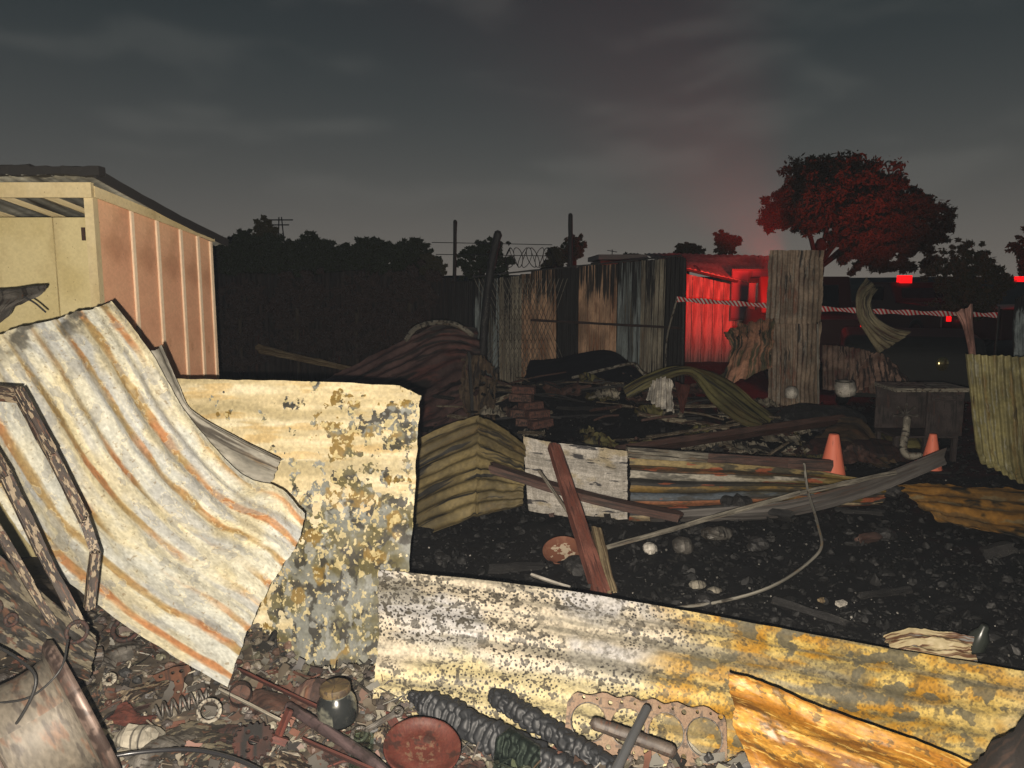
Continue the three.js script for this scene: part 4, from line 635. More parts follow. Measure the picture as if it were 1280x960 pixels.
{ const t = thing('arched_sheet', 'olive corrugated sheet arching over the heap like a wave', 'metal sheet', [1.878, 0.204, -7.400], 'collapsed sheets');
  wpart('sheet', sheetGeo([
    [[1.129, 0.481, -7.900], [1.435, 0.613, -8.050], [1.798, 0.693, -8.100], [2.196, 0.598, -7.900], [2.442, 0.394, -7.600], [2.597, 0.236, -7.400]],
    [[1.132, 0.437, -7.800], [1.441, 0.588, -7.850], [1.825, 0.687, -7.850], [2.037, 0.524, -7.600], [2.234, 0.348, -7.300], [2.436, 0.242, -7.200]],
    [[1.159, 0.395, -7.700], [1.472, 0.542, -7.700], [1.769, 0.652, -7.600], [1.936, 0.410, -7.350], [2.102, 0.276, -7.100], [2.260, 0.234, -7.000]]], { nu: 110, nv: 60, waves: 5, amp: 0.012, along: 'u', jag: 0.04, dent: 0.02, seed: 101, thick: 0.004, swap: true }), mOlive, t); }
solo('pleated_scrap', sheetGeo([[[1.372, 0.588, -7.600], [1.482, 0.652, -7.600], [1.610, 0.636, -7.600]], [[1.302, 0.450, -7.450], [1.436, 0.347, -7.400], [1.610, 0.284, -7.400]]], { nu: 50, nv: 20, waves: 6, amp: 0.018, jag: 0.12, dent: 0.02, seed: 111 }), mWhite, 'white pleated scrap under the arched sheet', 'scrap');
solo('pink_scrap', sheetGeo([[[1.590, 0.617, -7.500], [1.764, 0.585, -7.500]], [[1.618, 0.340, -7.300], [1.649, 0.317, -7.300]]], { nu: 20, nv: 20, waves: 1, amp: 0.01, jag: 0.06, dent: 0.02, seed: 113 }), mRed, 'small pointed red scrap under the arched sheet', 'scrap');
solo('long_beam', plank([0.898, 0.135, -6.500], [3.221, 0.252, -7.400], 0.11, 0.06, { seed: 21, rough: 0.1, roll: 1.2 }), mBrownBeam, 'long dark beam slanting across in front of the arched sheet', 'beam');
solo('weathered_board', plank([0.828, 0.360, -5.450], [1.416, 0.307, -5.500], 0.05, 0.085, { seed: 25, rough: 0.06, roll: 1.57 }), mAsh, 'short grey board butted against the dark red beam', 'board');
solo('dark_beam', plank([1.415, 0.302, -5.520], [2.374, 0.228, -5.600], 0.05, 0.085, { seed: 27, rough: 0.05, roll: 1.57 }), mBrownBeam, 'dark red beam running up to the orange cone', 'beam');
{ // charred sticks and battens of the heap, individually
  const R = rng(31), lab = ['black charred stick in the collapsed heap', 'ash-grey stick in the collapsed heap', 'brown scorched stick in the collapsed heap'], mm = [mChar, mClinker, mBrownBeam];
  for (let i = 0; i < 120; i++) {
    const x = mix(-0.6, 2.9, R()), d = mix(6.5, 9.3, R()), a = R() * 3.14, L = 0.25 + 0.75 * R(), k = R() < 0.45 ? 0 : R() < 0.6 ? 1 : 2, rise = 0.25 * R() * R() + 0.02;
    const p = seat([x, 0, -d], 0.015), q0 = [x + Math.cos(a) * L, 0, -d + Math.sin(a) * L * 0.8], q = [q0[0], Math.max(H(q0[0], q0[2]) + 0.015, p[1]) + rise, q0[2]];
    solo('charred_stick', R() < 0.5 ? plank(p, q, 0.02 + 0.035 * R(), 0.015 + 0.02 * R(), { seed: 300 + i, rough: 0.25, seg: 10, taper: 0.3 }) : tube([p, add(lerp(p, q, 0.5), [0.04 * (R() - 0.5), 0.05 * R(), 0]), q], 0.006 + 0.012 * R(), 14, 6, 0.003, i), mm[k], lab[k], 'stick', lab[k].replace('stick', 'sticks'));
  }
  for (let i = 0; i < 56; i++) { // twisted scraps of roofing
    const x = mix(-0.6, 3.4, R()), d = mix(6.3, 9.2, R()), s = 0.08 + 0.16 * R(), y = H(x, -d), k = Math.floor(R() * 4);
    const c = (a, b, h) => [x + a * s, y + 0.01 + Math.max(0, h) * s, -d + b * s];
    solo('roofing_scrap', sheetGeo([[c(-1, -0.6, 0.9 * R()), c(0, -0.8, 0.8 * R()), c(1, -0.5, 0.9 * R())], [c(-1.1, 0.6, 0.1), c(0, 0.7, 0.25 * R()), c(1.1, 0.5, 0.05)]], { nu: 22, nv: 14, waves: 3, amp: 0.008, jag: 0.2, dent: 0.05, seed: 400 + i }), [mFence[2], mBrownBeam, mOlive, mFence[3]][k], ['small black twisted roofing scrap in the heap', 'small dark red twisted roofing scrap in the heap', 'small olive twisted roofing scrap in the heap', 'small grey twisted roofing scrap in the heap'][k], 'roofing scrap', ['black', 'dark red', 'olive', 'grey'][k] + ' roofing scraps');
  }
}

// ---------- sheets and bars on the burnt floor ----------
solo('corrugated_sheet', sheetGeo([[[-0.997, 0.235, -5.500], [-0.653, 0.453, -5.600], [-0.289, 0.586, -5.700], [-0.228, 0.582, -5.690], [-0.047, 0.521, -5.500], [0.101, 0.452, -5.300]], [[-0.931, 0.026, -5.100], [-0.611, 0.195, -5.200], [-0.280, 0.326, -5.250], [-0.218, 0.328, -5.240], [-0.055, 0.305, -5.150], [0.092, 0.275, -5.050]], [[-0.839, -0.136, -4.550], [-0.558, -0.019, -4.700], [-0.284, 0.065, -4.800], [-0.212, 0.078, -4.810], [-0.078, 0.103, -4.850], [0.079, 0.131, -4.900]]], { nu: 120, nv: 110, waves: 9, amp: 0.012, along: 'u', jag: 0.03, dent: 0.03, seed: 121, thick: 0.003, swap: true }), mat(iron(227, [128, 114, 76], [104, 88, 54], [34, 33, 30], { rust: 0.45, soot: 0.45, w: 512 }), 0.7), 'propped yellowish corrugated sheet with sooty bands right of the flaking sheet', 'metal sheet', 'sheets on the burnt floor');
const mPanelW = mat(tex(512, 384, (u, v) => { const w = fbm(u * 40, v * 8, 4, 3), x = fbm(u * 9, v * 60, 3, 5), b = fbm(u * 5, v * 6, 4, 8), f = fbm(u * 110, v * 90, 2, 9); let c = mix3([196, 190, 180], [160, 154, 144], ss(0.35, 0.7, 0.5 * w + 0.5 * x)); c = mix3(c, [166, 150, 116], ss(0.5, 0.7, b) * 0.7); c = mix3(c, [42, 42, 46], ss(0.66, 0.74, fbm(u * 6, v * 22, 5, 12)) * 0.8); const k = 0.85 + 0.3 * f; return [c[0] * k, c[1] * k, c[2] * k, 128]; }), 0.8);
solo('whitewashed_sheet', sheetGeo([[[0.069, 0.494, -5.400], [0.285, 0.458, -5.380], [0.569, 0.427, -5.360], [0.828, 0.402, -5.340]], [[0.089, 0.235, -5.200], [0.277, 0.218, -5.180], [0.552, 0.195, -5.160], [0.803, 0.183, -5.140]], [[0.107, 0.056, -5.000], [0.269, 0.029, -5.000], [0.538, -0.010, -5.000], [0.786, -0.010, -5.000]]], { nu: 70, nv: 60, waves: 3, amp: 0.008, along: 'u', jag: 0.03, dent: 0.012, seed: 131, thick: 0.005 }), mPanelW, 'whitish weathered panel leaning behind the red bar', 'panel');
const mStripe = mat(tex(1024, 256, (u, v) => {
  const y = v * 9 + 0.5 * (fbm(u * 3, v * 3, 3, 4) - 0.5), k = Math.floor(y), n = fbm(u * 14, y * 1.5, 4, k + 3), f = fbm(u * 120, v * 60, 2, 9);
  const P = [[150, 132, 90], [120, 84, 56], [170, 164, 150], [48, 46, 44], [128, 104, 56], [84, 92, 100], [140, 92, 62], [40, 40, 42], [156, 140, 112]];
  let c = P[((k % 9) + 9) % 9]; c = mix3(c, [58, 56, 50], ss(0.42, 0.62, n) * mix(0.6, 1, u)); c = mix3(c, [112, 92, 40], ss(0.45, 0.65, fbm(u * 5, v * 12, 4, 77)) * ss(0.3, 0.8, u) * 0.8); c = mix3(c, [150, 82, 54], ss(0.66, 0.7, fbm(u * 10, v * 14, 3, 99)) * 0.9); c = mix3(c, [26, 26, 26], ss(0.86, 0.97, Math.abs((y - k) * 2 - 1)) * 0.8);
  const q = 0.82 + 0.36 * f; return [c[0] * q, c[1] * q, c[2] * q, 128];
}), 0.6);
solo('corrugated_sheet', sheetGeo([[[0.812, 0.360, -5.300], [1.246, 0.326, -5.320], [1.726, 0.277, -5.400], [2.229, 0.205, -5.500], [2.813, 0.094, -5.600]], [[0.789, 0.178, -5.120], [1.210, 0.166, -5.140], [1.669, 0.155, -5.200], [2.155, 0.128, -5.300], [2.741, 0.074, -5.450]], [[0.763, 0.005, -4.920], [1.172, 0.006, -4.950], [1.619, 0.028, -5.020], [2.101, 0.033, -5.150], [2.672, 0.022, -5.300]]], { nu: 150, nv: 70, waves: 5, amp: 0.010, along: 'u', jag: 0.02, dent: 0.015, seed: 141, thick: 0.003 }), mStripe, 'low sheet with peeling orange, white and black stripes beside the white panel', 'metal sheet', 'sheets on the burnt floor');
solo('red_brown_beam', plank([-0.137, 0.377, -4.950], [1.072, 0.102, -4.750], 0.085, 0.05, { seed: 41, rough: 0.07, sag: 0.03, roll: 1.45 }), mBrownBeam, 'long red-brown beam lying across the white panel', 'beam');
solo('red_bar', plank([0.270, 0.533, -4.900], [0.461, -0.005, -3.740], 0.072, 0.045, { seed: 43, rough: 0.06, taper: -0.2 }), mRedBar, 'upright rust-red bar leaning in front of the white panel', 'bar');
solo('pale_stick', plank([0.176, 0.380, -4.850], [0.447, 0.050, -4.500], 0.022, 0.018, { seed: 45, rough: 0.2 }), mAsh, 'thin pale stick leaning left of the red bar', 'stick');
solo('wood_stump_stick', plank([0.492, 0.151, -4.350], [0.507, -0.001, -3.750], 0.055, 0.04, { seed: 47, rough: 0.14, taper: -0.15 }), mWood, 'short thick wooden stick right of the red bar', 'stick');
{ const p = seat([0.290, 0.030, -4.254], 0.035); const t = thing('rusty_pan', 'round rusty pan lid sprinkled with white ash beside the red bar', 'pan', p); const g = lathe([[0, 0.0], [0.06, 0.002], [0.095, 0.012], [0.108, 0.026], [0.113, 0.027], [0.112, 0.02], [0.096, 0.004], [0, -0.006]], 48); flatUV(g, 4);
  const m = mat(tex(256, 128, (u, v) => { const b = fbm(u * 9, v * 8, 4, 3); let c = mix3([104, 62, 46], [128, 84, 62], b); c = mix3(c, [196, 184, 160], ss(0.5, 0.58, fbm(u * 12, v * 12, 5, 9)) * (Math.hypot(u - 0.5, v - 0.5) < 0.3 ? 0.9 : 0.1)); return [...c, 128]; }), 0.8); part('dish', g, m, t).rotation.set(0.42, 0, 0.1); }
solo('ash_stick', plank(seat([0.104, 0.020, -3.988], 0.02), seat([0.302, 0.020, -3.792], 0.015), 0.02, 0.014, { seed: 49, rough: 0.2 }), mWhite, 'small white ash-covered stick near the edge of the low sheet', 'stick');
solo('thin_rail', mergeGeometries([plank([0.456, 0.032, -4.300], [1.094, 0.092, -4.620], 0.028, 0.016, { seed: 51 }), plank([1.084, 0.092, -4.620], [1.888, 0.217, -4.900], 0.03, 0.018, { seed: 52 }), plank([1.878, 0.212, -4.900], [2.662, 0.281, -5.200], 0.03, 0.018, { seed: 53 })]), mAsh, 'long thin pale rail running from the pan up to the right', 'rail');
solo('steel_channel', sheetGeo([[[0.915, 0.072, -4.950], [1.390, 0.085, -4.980], [1.864, 0.122, -5.040], [2.434, 0.229, -5.180], [3.131, 0.408, -5.420]], [[0.907, 0.027, -4.900], [1.376, 0.026, -4.920], [1.847, 0.029, -4.980], [2.414, 0.121, -5.120], [3.106, 0.299, -5.360]]], { nu: 90, nv: 14, waves: 1, amp: 0.012, along: 'u', jag: 0.01, dent: 0.012, seed: 151, thick: 0.03, swap: true }), mat(iron(229, [108, 104, 100], [104, 78, 64], [58, 54, 52], { rust: 0.42, soot: 0.42 }), 0.55), 'wide bent grey steel channel curving up to the right', 'steel channel');
solo('bent_wire', tube([[1.983, 0.362, -5.100], [1.954, 0.236, -4.950], [1.830, 0.152, -4.450], [1.732, 0.106, -4.150], [1.642, 0.060, -4.073], [1.308, 0.040, -3.754], [1.025, 0.030, -3.609], [0.792, 0.030, -3.535]], 0.0085, 90, 8), mPaleSteel, 'thick pale bent wire curving over the black floor', 'wire');
solo('crumpled_can', place(rock(0.042, 5, 2, [1, 0.8, 1], 0.4), seat([0.807, 0.020, -4.334], 0.03)), mWhite, 'small crumpled white lump on the black floor below the rail', 'lump', 'lumps on the black floor');
solo('grey_lump', place(rock(0.06, 8, 2, [1, 0.8, 1], 0.4), seat([0.999, 0.020, -4.334], 0.035)), mSteel, 'grey stone lump right of the white one below the rail', 'lump', 'lumps on the black floor');
solo('grey_lump', place(rock(0.07, 11, 2, [1.3, 0.6, 1], 0.5), seat([1.263, 0.020, -4.588], 0.03)), mSteel, 'flat grey lump below the wide steel channel', 'lump', 'lumps on the black floor');
solo('black_clod', place(rock(0.10, 14, 3, [1.1, 0.9, 1], 0.6), seat([1.529, 0.020, -5.081], 0.05)), mChar, 'big black charred clod in front of the striped sheet', 'lump', 'lumps on the black floor');
solo('shell_lump', mergeGeometries([place(rock(0.034, 15, 2, [1.2, 0.7, 1], 0.4), seat([0.963, 0.020, -3.813], 0.02)), place(rock(0.026, 16, 2, [1.6, 0.5, 1], 0.5), seat([1.040, 0.020, -3.771], 0.015))]), mAsh, 'tan ribbed lump on the black floor above the ochre sheet', 'lump', 'lumps on the black floor');
solo('pale_chip', place(new THREE.BoxGeometry(0.05, 0.02, 0.03, 2, 2, 2), seat([1.650, 0.020, -3.671], 0.012), 0.1, 0.4, 0), mWhite, 'small white chip on the black floor to the right', 'chip', 'chips on the black floor');
solo('pale_chip', place(rock(0.024, 21, 1, [1.2, 0.6, 1], 0.4), seat([1.586, 0.020, -3.741], 0.012)), mWood, 'small tan chip beside the white chip', 'chip', 'chips on the black floor');
solo('scorched_cloth', sheetGeo([[[1.527, 0.133, -3.020], [1.679, 0.149, -3.060], [1.808, 0.140, -3.050], [1.920, 0.129, -3.000]], [[1.535, 0.111, -2.980], [1.667, 0.118, -3.000], [1.771, 0.118, -2.980], [1.878, 0.107, -2.960]], [[1.561, 0.092, -2.950], [1.647, 0.102, -2.930], [1.772, 0.093, -2.920], [1.895, 0.080, -2.920]]], { nu: 60, nv: 40, waves: 2.5, amp: 0.010, along: 'u', jag: 0.06, dent: 0.02, seed: 161, thick: 0.004 }), mCloth, 'scorched cloth with cream and brown folds behind the ochre sheet', 'cloth');
solo('melted_bottle', place(rough(lathe([[0, 0], [0.035, 0.0], [0.04, 0.02], [0.036, 0.08], [0.016, 0.11], [0.014, 0.135], [0, 0.136]], 24), 0.008, 18, 4), seat([2.002, 0.020, -3.162], 0.0), 0.2, 0, -0.25), plain(0.03, 0.035, 0.03, 0.3), 'dark melted bottle right of the scorched cloth', 'bottle');
{ // burnt timber offcuts and clods strewn over the black floor
  const R = rng(515);
  for (let i = 0; i < 34; i++) {
    const d = mix(3.2, 6.2, R()), x = mix(-0.12, 0.66, R()) * d, s = 0.03 + 0.05 * R(), k = R() < 0.55, a = R() * 3.14, L = 0.10 + 0.3 * R(), y = H(x, -d);
    if (k) solo('charred_offcut', plank([x, y + s * 0.25, -d], [x + Math.cos(a) * L, H(x + Math.cos(a) * L, -d + Math.sin(a) * L) + s * 0.3 + 0.04 * R(), -d + Math.sin(a) * L], s, s * 0.7, { seed: 600 + i, rough: 0.2, seg: 8, taper: 0.2 }), R() < 0.7 ? mChar : mBrownBeam, 'charred timber offcut lying on the black floor', 'offcut', 'charred offcuts on the floor');
    else solo('charred_clod', place(rock(s, 620 + i, 2, [1.2, 0.7, 1], 0.6), [x, y + s * 0.3, -d], 0, a, 0), mChar, 'rough charred clod on the black floor', 'clod', 'charred clods on the floor');
  }
}
// ochre sheets half buried at the right
const mOchre = mat(tex(512, 256, (u, v) => { const a = fbm(u * 4, v * 16, 4, 3), b = fbm(u * 6, v * 7, 4, 8), f = fbm(u * 80, v * 50, 2, 9); let c = mix3([150, 108, 46], [110, 84, 46], ss(0.35, 0.65, a)); c = mix3(c, [34, 32, 26], ss(0.52, 0.64, b)); c = mix3(c, [128, 116, 88], ss(0.66, 0.72, fbm(u * 9, v * 20, 3, 14)) * 0.7); const k = 0.85 + 0.3 * f; return [c[0] * k, c[1] * k, c[2] * k, 128]; }), 0.7);
solo('corrugated_sheet', sheetGeo([[[2.734, 0.108, -5.500], [3.233, 0.114, -5.500], [3.846, 0.110, -5.450], [4.391, 0.100, -5.400]], [[2.731, 0.087, -5.200], [3.034, 0.086, -5.050], [3.475, 0.076, -4.900], [3.923, 0.075, -4.800]], [[2.748, 0.058, -4.820], [2.876, 0.057, -4.600], [3.054, 0.068, -4.280], [3.418, 0.040, -4.150]]], { nu: 80, nv: 50, waves: 5, amp: 0.012, along: 'u', jag: 0.10, dent: 0.04, seed: 171, thick: 0.003 }), mOchre, 'sooty ochre sheet half buried in ash at the right edge', 'metal sheet', 'sheets on the burnt floor');
// ---------- cones ----------
const mCone = mat(tex(128, 128, (u, v) => { const b = fbm(u * 9, v * 9, 5, 3), f = ss(0.6, 0.8, fbm(u * 24, v * 24, 4, 7)); let c = mix3([250, 140, 110], [238, 124, 96], b); c = mix3(c, [176, 92, 72], f * 0.6); return [...c, 128]; }), 0.6);
function cone(p, label) {
  const t = thing('traffic_cone', label, 'cone', p, 'traffic cones');
  const c = part('cone_body', lathe([[0.118, 0.025], [0.112, 0.04], [0.040, 0.405], [0.036, 0.42], [0.026, 0.424], [0.0, 0.424]], 36), mCone, t);
  part('base', new THREE.BoxGeometry(0.30, 0.025, 0.30, 2, 1, 2).translate(0, 0.0125, 0), mRubber, t); return t;
}
cone(seat([2.495, 0.129, -5.850], 0.0), 'orange traffic cone standing at the end of the dark red beam');
cone(seat([3.486, -0.068, -6.250], 0.0), 'orange traffic cone behind the raised end of the steel channel').scale.setScalar(0.74);

// ---------- right: burnt machine, sheets, tape ----------
{
  const d = 6.75, X = (px) => (px - 640) / 961 * d, t = thing('burnt_workbench', 'burnt steel cabinet on legs with an open bay beside the olive sheet', 'cabinet', [X(1170), H(X(1170), -d), -d]);
  const body = mat(iron(233, [70, 62, 60], [76, 54, 48], [40, 37, 36], { rust: 0.45, soot: 0.46 }), 0.7), yT = [3.760, 0.637, -6.750][1], yM = [3.791, 0.218, -6.750][1];
  const box = (n, x0, x1, y0, y1, z0, z1, m) => wpart(n, rough(new THREE.BoxGeometry(x1 - x0, y1 - y0, z1 - z0, 8, 8, 4).translate((x0 + x1) / 2, (y0 + y1) / 2, (z0 + z1) / 2), 0.006, 9, Math.round(x0 * 91)), m, t);
  box('top', X(1124), X(1216), yT - 0.02, yT + 0.015, -d - 0.4, -d + 0.02, mAsh);
  box('front_panel', X(1166), X(1212), yM, yT - 0.022, -d - 0.02, -d, body);
  box('side_panel', X(1209), X(1214), yM, yT - 0.022, -d - 0.38, -d - 0.022, body);
  box('back_panel', X(1127), X(1212), yM, yT - 0.022, -d - 0.4, -d - 0.385, body);
  box('shelf', X(1128), X(1208), yM - 0.02, yM - 0.002, -d - 0.38, -d, body);
  box('drawer_front', X(1170), X(1208), yT - 0.10, yT - 0.04, -d + 0.003, -d + 0.015, body);
  for (const [px, z] of [[1130, 0], [1168, 0], [1205, 0], [1132, -0.36], [1206, -0.36]]) { const x = X(px), y0 = H(x, -d + z) - 0.01; box('leg', x - 0.02, x + 0.02, y0, yM - 0.022, -d + z - 0.035, -d + z + 0.002, body); }
  for (let i = 0; i < 5; i++) { const a = -0.9 + i * 0.45; wpart('fan_blade', plank([X(1143), yM + 0.18, -d - 0.06], [X(1143) + Math.sin(a * 1.8) * 0.11, yM + 0.18 + Math.cos(a * 1.8) * 0.11, -d - 0.05], 0.022, 0.006, { seed: i }), mSteel, t); }
  wpart('elbow_pipe', tube([[3.455, 0.394, -6.620], [3.439, 0.284, -6.600], [3.402, 0.152, -6.550], [3.415, 0.100, -6.500], [3.498, 0.104, -6.450]], 0.032, 40, 12, 0.004, 3), mAsh, t);
}
{
  const m = mat(iron(239, [152, 144, 98], [126, 108, 66], [58, 56, 44], { rust: 0.45, soot: 0.36, wet: 1, w: 512 }), 0.5);
  solo('corrugated_sheet', sheetGeo([[[3.723, 1.013, -6.300], [3.950, 0.998, -6.250], [4.211, 0.990, -6.200], [4.592, 0.968, -6.100]], [[3.734, 0.630, -6.200], [3.921, 0.613, -6.100], [4.162, 0.610, -6.000], [4.518, 0.601, -5.900]], [[3.683, 0.274, -6.000], [3.868, 0.200, -5.900], [4.072, 0.141, -5.750], [4.405, 0.105, -5.650]], [[3.669, 0.181, -5.900], [3.838, 0.090, -5.780], [4.005, 0.020, -5.600], [4.317, -0.025, -5.500]]], { nu: 110, nv: 70, waves: 13, amp: 0.012, jag: 0.02, dent: 0.03, seed: 181, thick: 0.003 }), m, 'upright olive corrugated sheet with bent foot at the right edge', 'metal sheet', 'standing sheets at the right');
  solo('torn_strip', sheetGeo([[[3.992, 1.320, -7.000], [4.090, 1.356, -7.000], [4.187, 1.413, -7.000]], [[4.031, 1.188, -6.900], [4.080, 1.202, -6.900], [4.136, 1.216, -6.900]], [[3.928, 0.985, -6.600], [3.956, 0.985, -6.600], [4.004, 0.985, -6.600]], [[3.892, 0.789, -6.500], [3.919, 0.789, -6.500], [3.960, 0.789, -6.500]]], { nu: 30, nv: 40, waves: 2.5, amp: 0.014, jag: 0.06, dent: 0.012, seed: 191, thick: 0.002 }), mat(iron(241, [196, 150, 136], [170, 120, 104], [120, 90, 80], { w: 128, h: 256 }), 0.6), 'pinkish flared strip of torn metal standing above the olive sheet', 'metal strip');
  solo('dark_sheet', sheetGeo([[[5.521, 1.408, -8.500], [5.725, 1.514, -8.400], [6.334, 1.600, -8.300]], [[5.393, 1.000, -8.300], [5.635, 1.008, -8.200], [6.241, 1.015, -8.100]], [[5.307, 0.348, -8.000], [5.574, 0.363, -7.900], [6.160, 0.379, -7.800]]], { nu: 40, nv: 40, waves: 10, amp: 0.012, jag: 0.03, dent: 0.03, seed: 193 }), mFence[0], 'dark grey sheet behind the olive sheet at the right edge', 'metal sheet', 'standing sheets at the right');
}
{ // tall rolled column of two sheets
  const t = thing('rolled_sheet_column', 'tall rolled corrugated sheets standing upright like a column', 'metal sheet', [3.3, 0, -9.2], 'standing sheets at the right');
  const m = mat(iron(251, [164, 144, 124], [130, 96, 78], [44, 40, 38], { rust: 0.42, soot: 0.38, wet: 1 }), 0.65);
  const arc = (py, dl, dm, dr, l, r) => { const o = []; for (let i = 0; i <= 6; i++) { const k = i / 6, px = mix(l, r, k), d = 9.0 + 0.22 * Math.pow(Math.abs(k * 2 - 1), 2) + mix(dl, dr, k); o.push([(px - 640) / 961 * d, 1.6 - Math.tan(0.13446 + Math.atan((py - 480) / 961)) * d, -d]); } return o; };
  wpart('upper_sheet', sheetGeo([arc(312, 0, 0, 0, 957, 1025), arc(350, 0, 0, 0, 957, 1025), arc(406, 0, 0, 0, 957, 1025)], { nu: 80, nv: 60, waves: 11, amp: 0.012, jag: 0.02, dent: 0.02, seed: 195 }), m, t);
  wpart('lower_sheet', sheetGeo([arc(402, 0.04, 0, 0.04, 958, 1026), arc(450, 0.04, 0, 0.04, 962, 1026), arc(512, 0.04, 0, 0.04, 964, 1026)], { nu: 80, nv: 60, waves: 11, amp: 0.012, jag: 0.02, dent: 0.02, seed: 197 }), m, t);
  wpart('edge_strip', plank([3.624, 0.146, -8.980], [3.580, 1.089, -9.020], 0.02, 0.012, { seed: 3 }), mPaleSteel, t);
}
solo('buckled_sheet', sheetGeo([[[2.399, 1.001, -8.800], [2.606, 1.111, -8.800], [2.800, 1.170, -8.700], [2.997, 1.206, -8.700]], [[2.443, 0.799, -8.600], [2.534, 0.915, -8.500], [2.696, 0.941, -8.400], [2.907, 0.897, -8.500]], [[2.208, 0.375, -8.400], [2.310, 0.439, -8.200], [2.623, 0.578, -8.200], [2.851, 0.623, -8.400]]], { nu: 50, nv: 50, waves: 6, amp: 0.016, jag: 0.08, dent: 0.05, seed: 199 }), mat(iron(257, [190, 140, 112], [84, 80, 58], [40, 40, 36], { rust: 0.5, soot: 0.42 }), 0.7), 'buckled pinkish sheet leaning left of the tall column', 'metal sheet');
{
  const m = mat(iron(263, [130, 108, 94], [92, 58, 50], [42, 38, 36], { rust: 0.45, soot: 0.44 }), 0.7);
  solo('low_sheet', sheetGeo([[[3.743, 0.831, -9.300], [4.074, 0.812, -9.300], [4.366, 0.739, -9.250]], [[3.693, 0.292, -9.100], [4.019, 0.272, -9.100], [4.356, 0.249, -9.000]]], { nu: 60, nv: 30, waves: 10, amp: 0.012, jag: 0.04, dent: 0.03, seed: 203 }), m, 'low dark reddish corrugated sheet right of the tall column', 'metal sheet', 'standing sheets at the right');
  solo('domed_sheet', sheetGeo([[[3.986, 0.503, -8.800], [4.066, 0.707, -8.800], [4.227, 0.780, -8.800], [4.376, 0.647, -8.750], [4.589, 0.386, -8.700]], [[3.827, 0.342, -8.500], [3.924, 0.421, -8.450], [4.092, 0.481, -8.400], [4.290, 0.410, -8.400], [4.525, 0.324, -8.500]]], { nu: 60, nv: 24, waves: 9, amp: 0.009, jag: 0.04, dent: 0.02, seed: 207 }), mat(iron(269, [170, 138, 120], [108, 76, 64], [60, 52, 48], {}), 0.7), 'small domed pinkish sheet in front of the car wreck', 'metal sheet', 'standing sheets at the right');
  solo('curled_sheet', sheetGeo([[[4.209, 1.656, -9.200], [4.044, 1.451, -9.100], [4.027, 1.156, -9.000], [4.118, 0.911, -8.900], [4.235, 0.739, -8.850]], [[4.216, 1.563, -9.000], [3.996, 1.402, -8.800], [4.010, 1.170, -8.700], [4.170, 0.984, -8.650], [4.347, 0.885, -8.650]], [[4.234, 1.490, -8.950], [4.081, 1.356, -8.800], [4.118, 1.179, -8.700], [4.317, 1.065, -8.650], [4.536, 1.029, -8.650]]], { nu: 70, nv: 50, waves: 6, amp: 0.011, along: 'u', jag: 0.05, dent: 0.02, seed: 209, swap: true }), mat(iron(271, [150, 140, 112], [96, 68, 54], [46, 44, 40], { rust: 0.45, soot: 0.44 }), 0.7), 'curled corrugated sheet hooking over to the right above the car wreck', 'metal sheet', 'standing sheets at the right');
}
{ // burnt-out car nose
  const t = thing('car_wreck', 'dark burnt-out car with a glinting headlamp behind the curled sheet', 'car', [4.85, 0, -9.4]);
  const m = plain(0.010, 0.011, 0.010, 0.75), prof = (w) => { const s = new THREE.Shape(); s.moveTo(-0.0, 0.25); s.lineTo(0.0, 0.62); s.quadraticCurveTo(0.02, 0.80, 0.25, 0.86); s.lineTo(0.95, 0.92); s.quadraticCurveTo(1.1, 0.9, 1.15, 0.3); s.closePath(); return new THREE.ExtrudeGeometry(s, { depth: w, bevelEnabled: true, bevelSize: 0.06, bevelThickness: 0.09, bevelSegments: 5, curveSegments: 10 }); };
  const b = part('body', rough(prof(1.35), 0.012, 5, 4).translate(0, 0, -0.67), m, t); b.rotation.y = Math.PI / 2 - 0.35; b.position.set(-0.05, 0, 0.25);
  const hl = part('headlamp', new THREE.SphereGeometry(0.085, 20, 14).scale(1, 1, 0.5), new THREE.MeshStandardMaterial({ color: lin(0.5, 0.42, 0.2), metalness: 0.9, roughness: 0.18 }), t); hl.position.set(0.22, 0.62, 0.40);
  for (const [x, z] of [[-0.62, -0.35], [0.6, -0.75]]) { const w = part('wheel', new THREE.TorusGeometry(0.22, 0.08, 10, 28), mRubber, t); w.position.set(x, 0.3, z); w.rotation.y = Math.PI / 2 - 0.35; }
}
{ // pots
  const p = seat([3.649, 0.371, -8.300], 0.0), t = thing('dented_bucket', 'dented cream enamel bucket on the ash right of the column', 'bucket', [p[0], [3.649, 0.371, -8.300][1] - 0.02, p[2]]);
  part('pot', rough(lathe([[0, 0.0], [0.09, 0.0], [0.115, 0.06], [0.105, 0.13], [0.09, 0.155], [0.085, 0.15]], 30), 0.014, 10, 5), mWhite, t).rotation.z = 0.2; part('rim', new THREE.TorusGeometry(0.09, 0.008, 8, 30).rotateX(Math.PI / 2).translate(-0.03, 0.155, 0), mSteel, t);
  const p2 = [3.049, 0.336, -8.300]; solo('white_pot', place(rough(lathe([[0, 0.0], [0.06, 0.0], [0.072, 0.05], [0.066, 0.095], [0.04, 0.12], [0, 0.125]], 24), 0.008, 12, 7), [p2[0], p2[1] - 0.01, p2[2]]), mWhite, 'small round white pot at the foot of the column', 'pot');
}
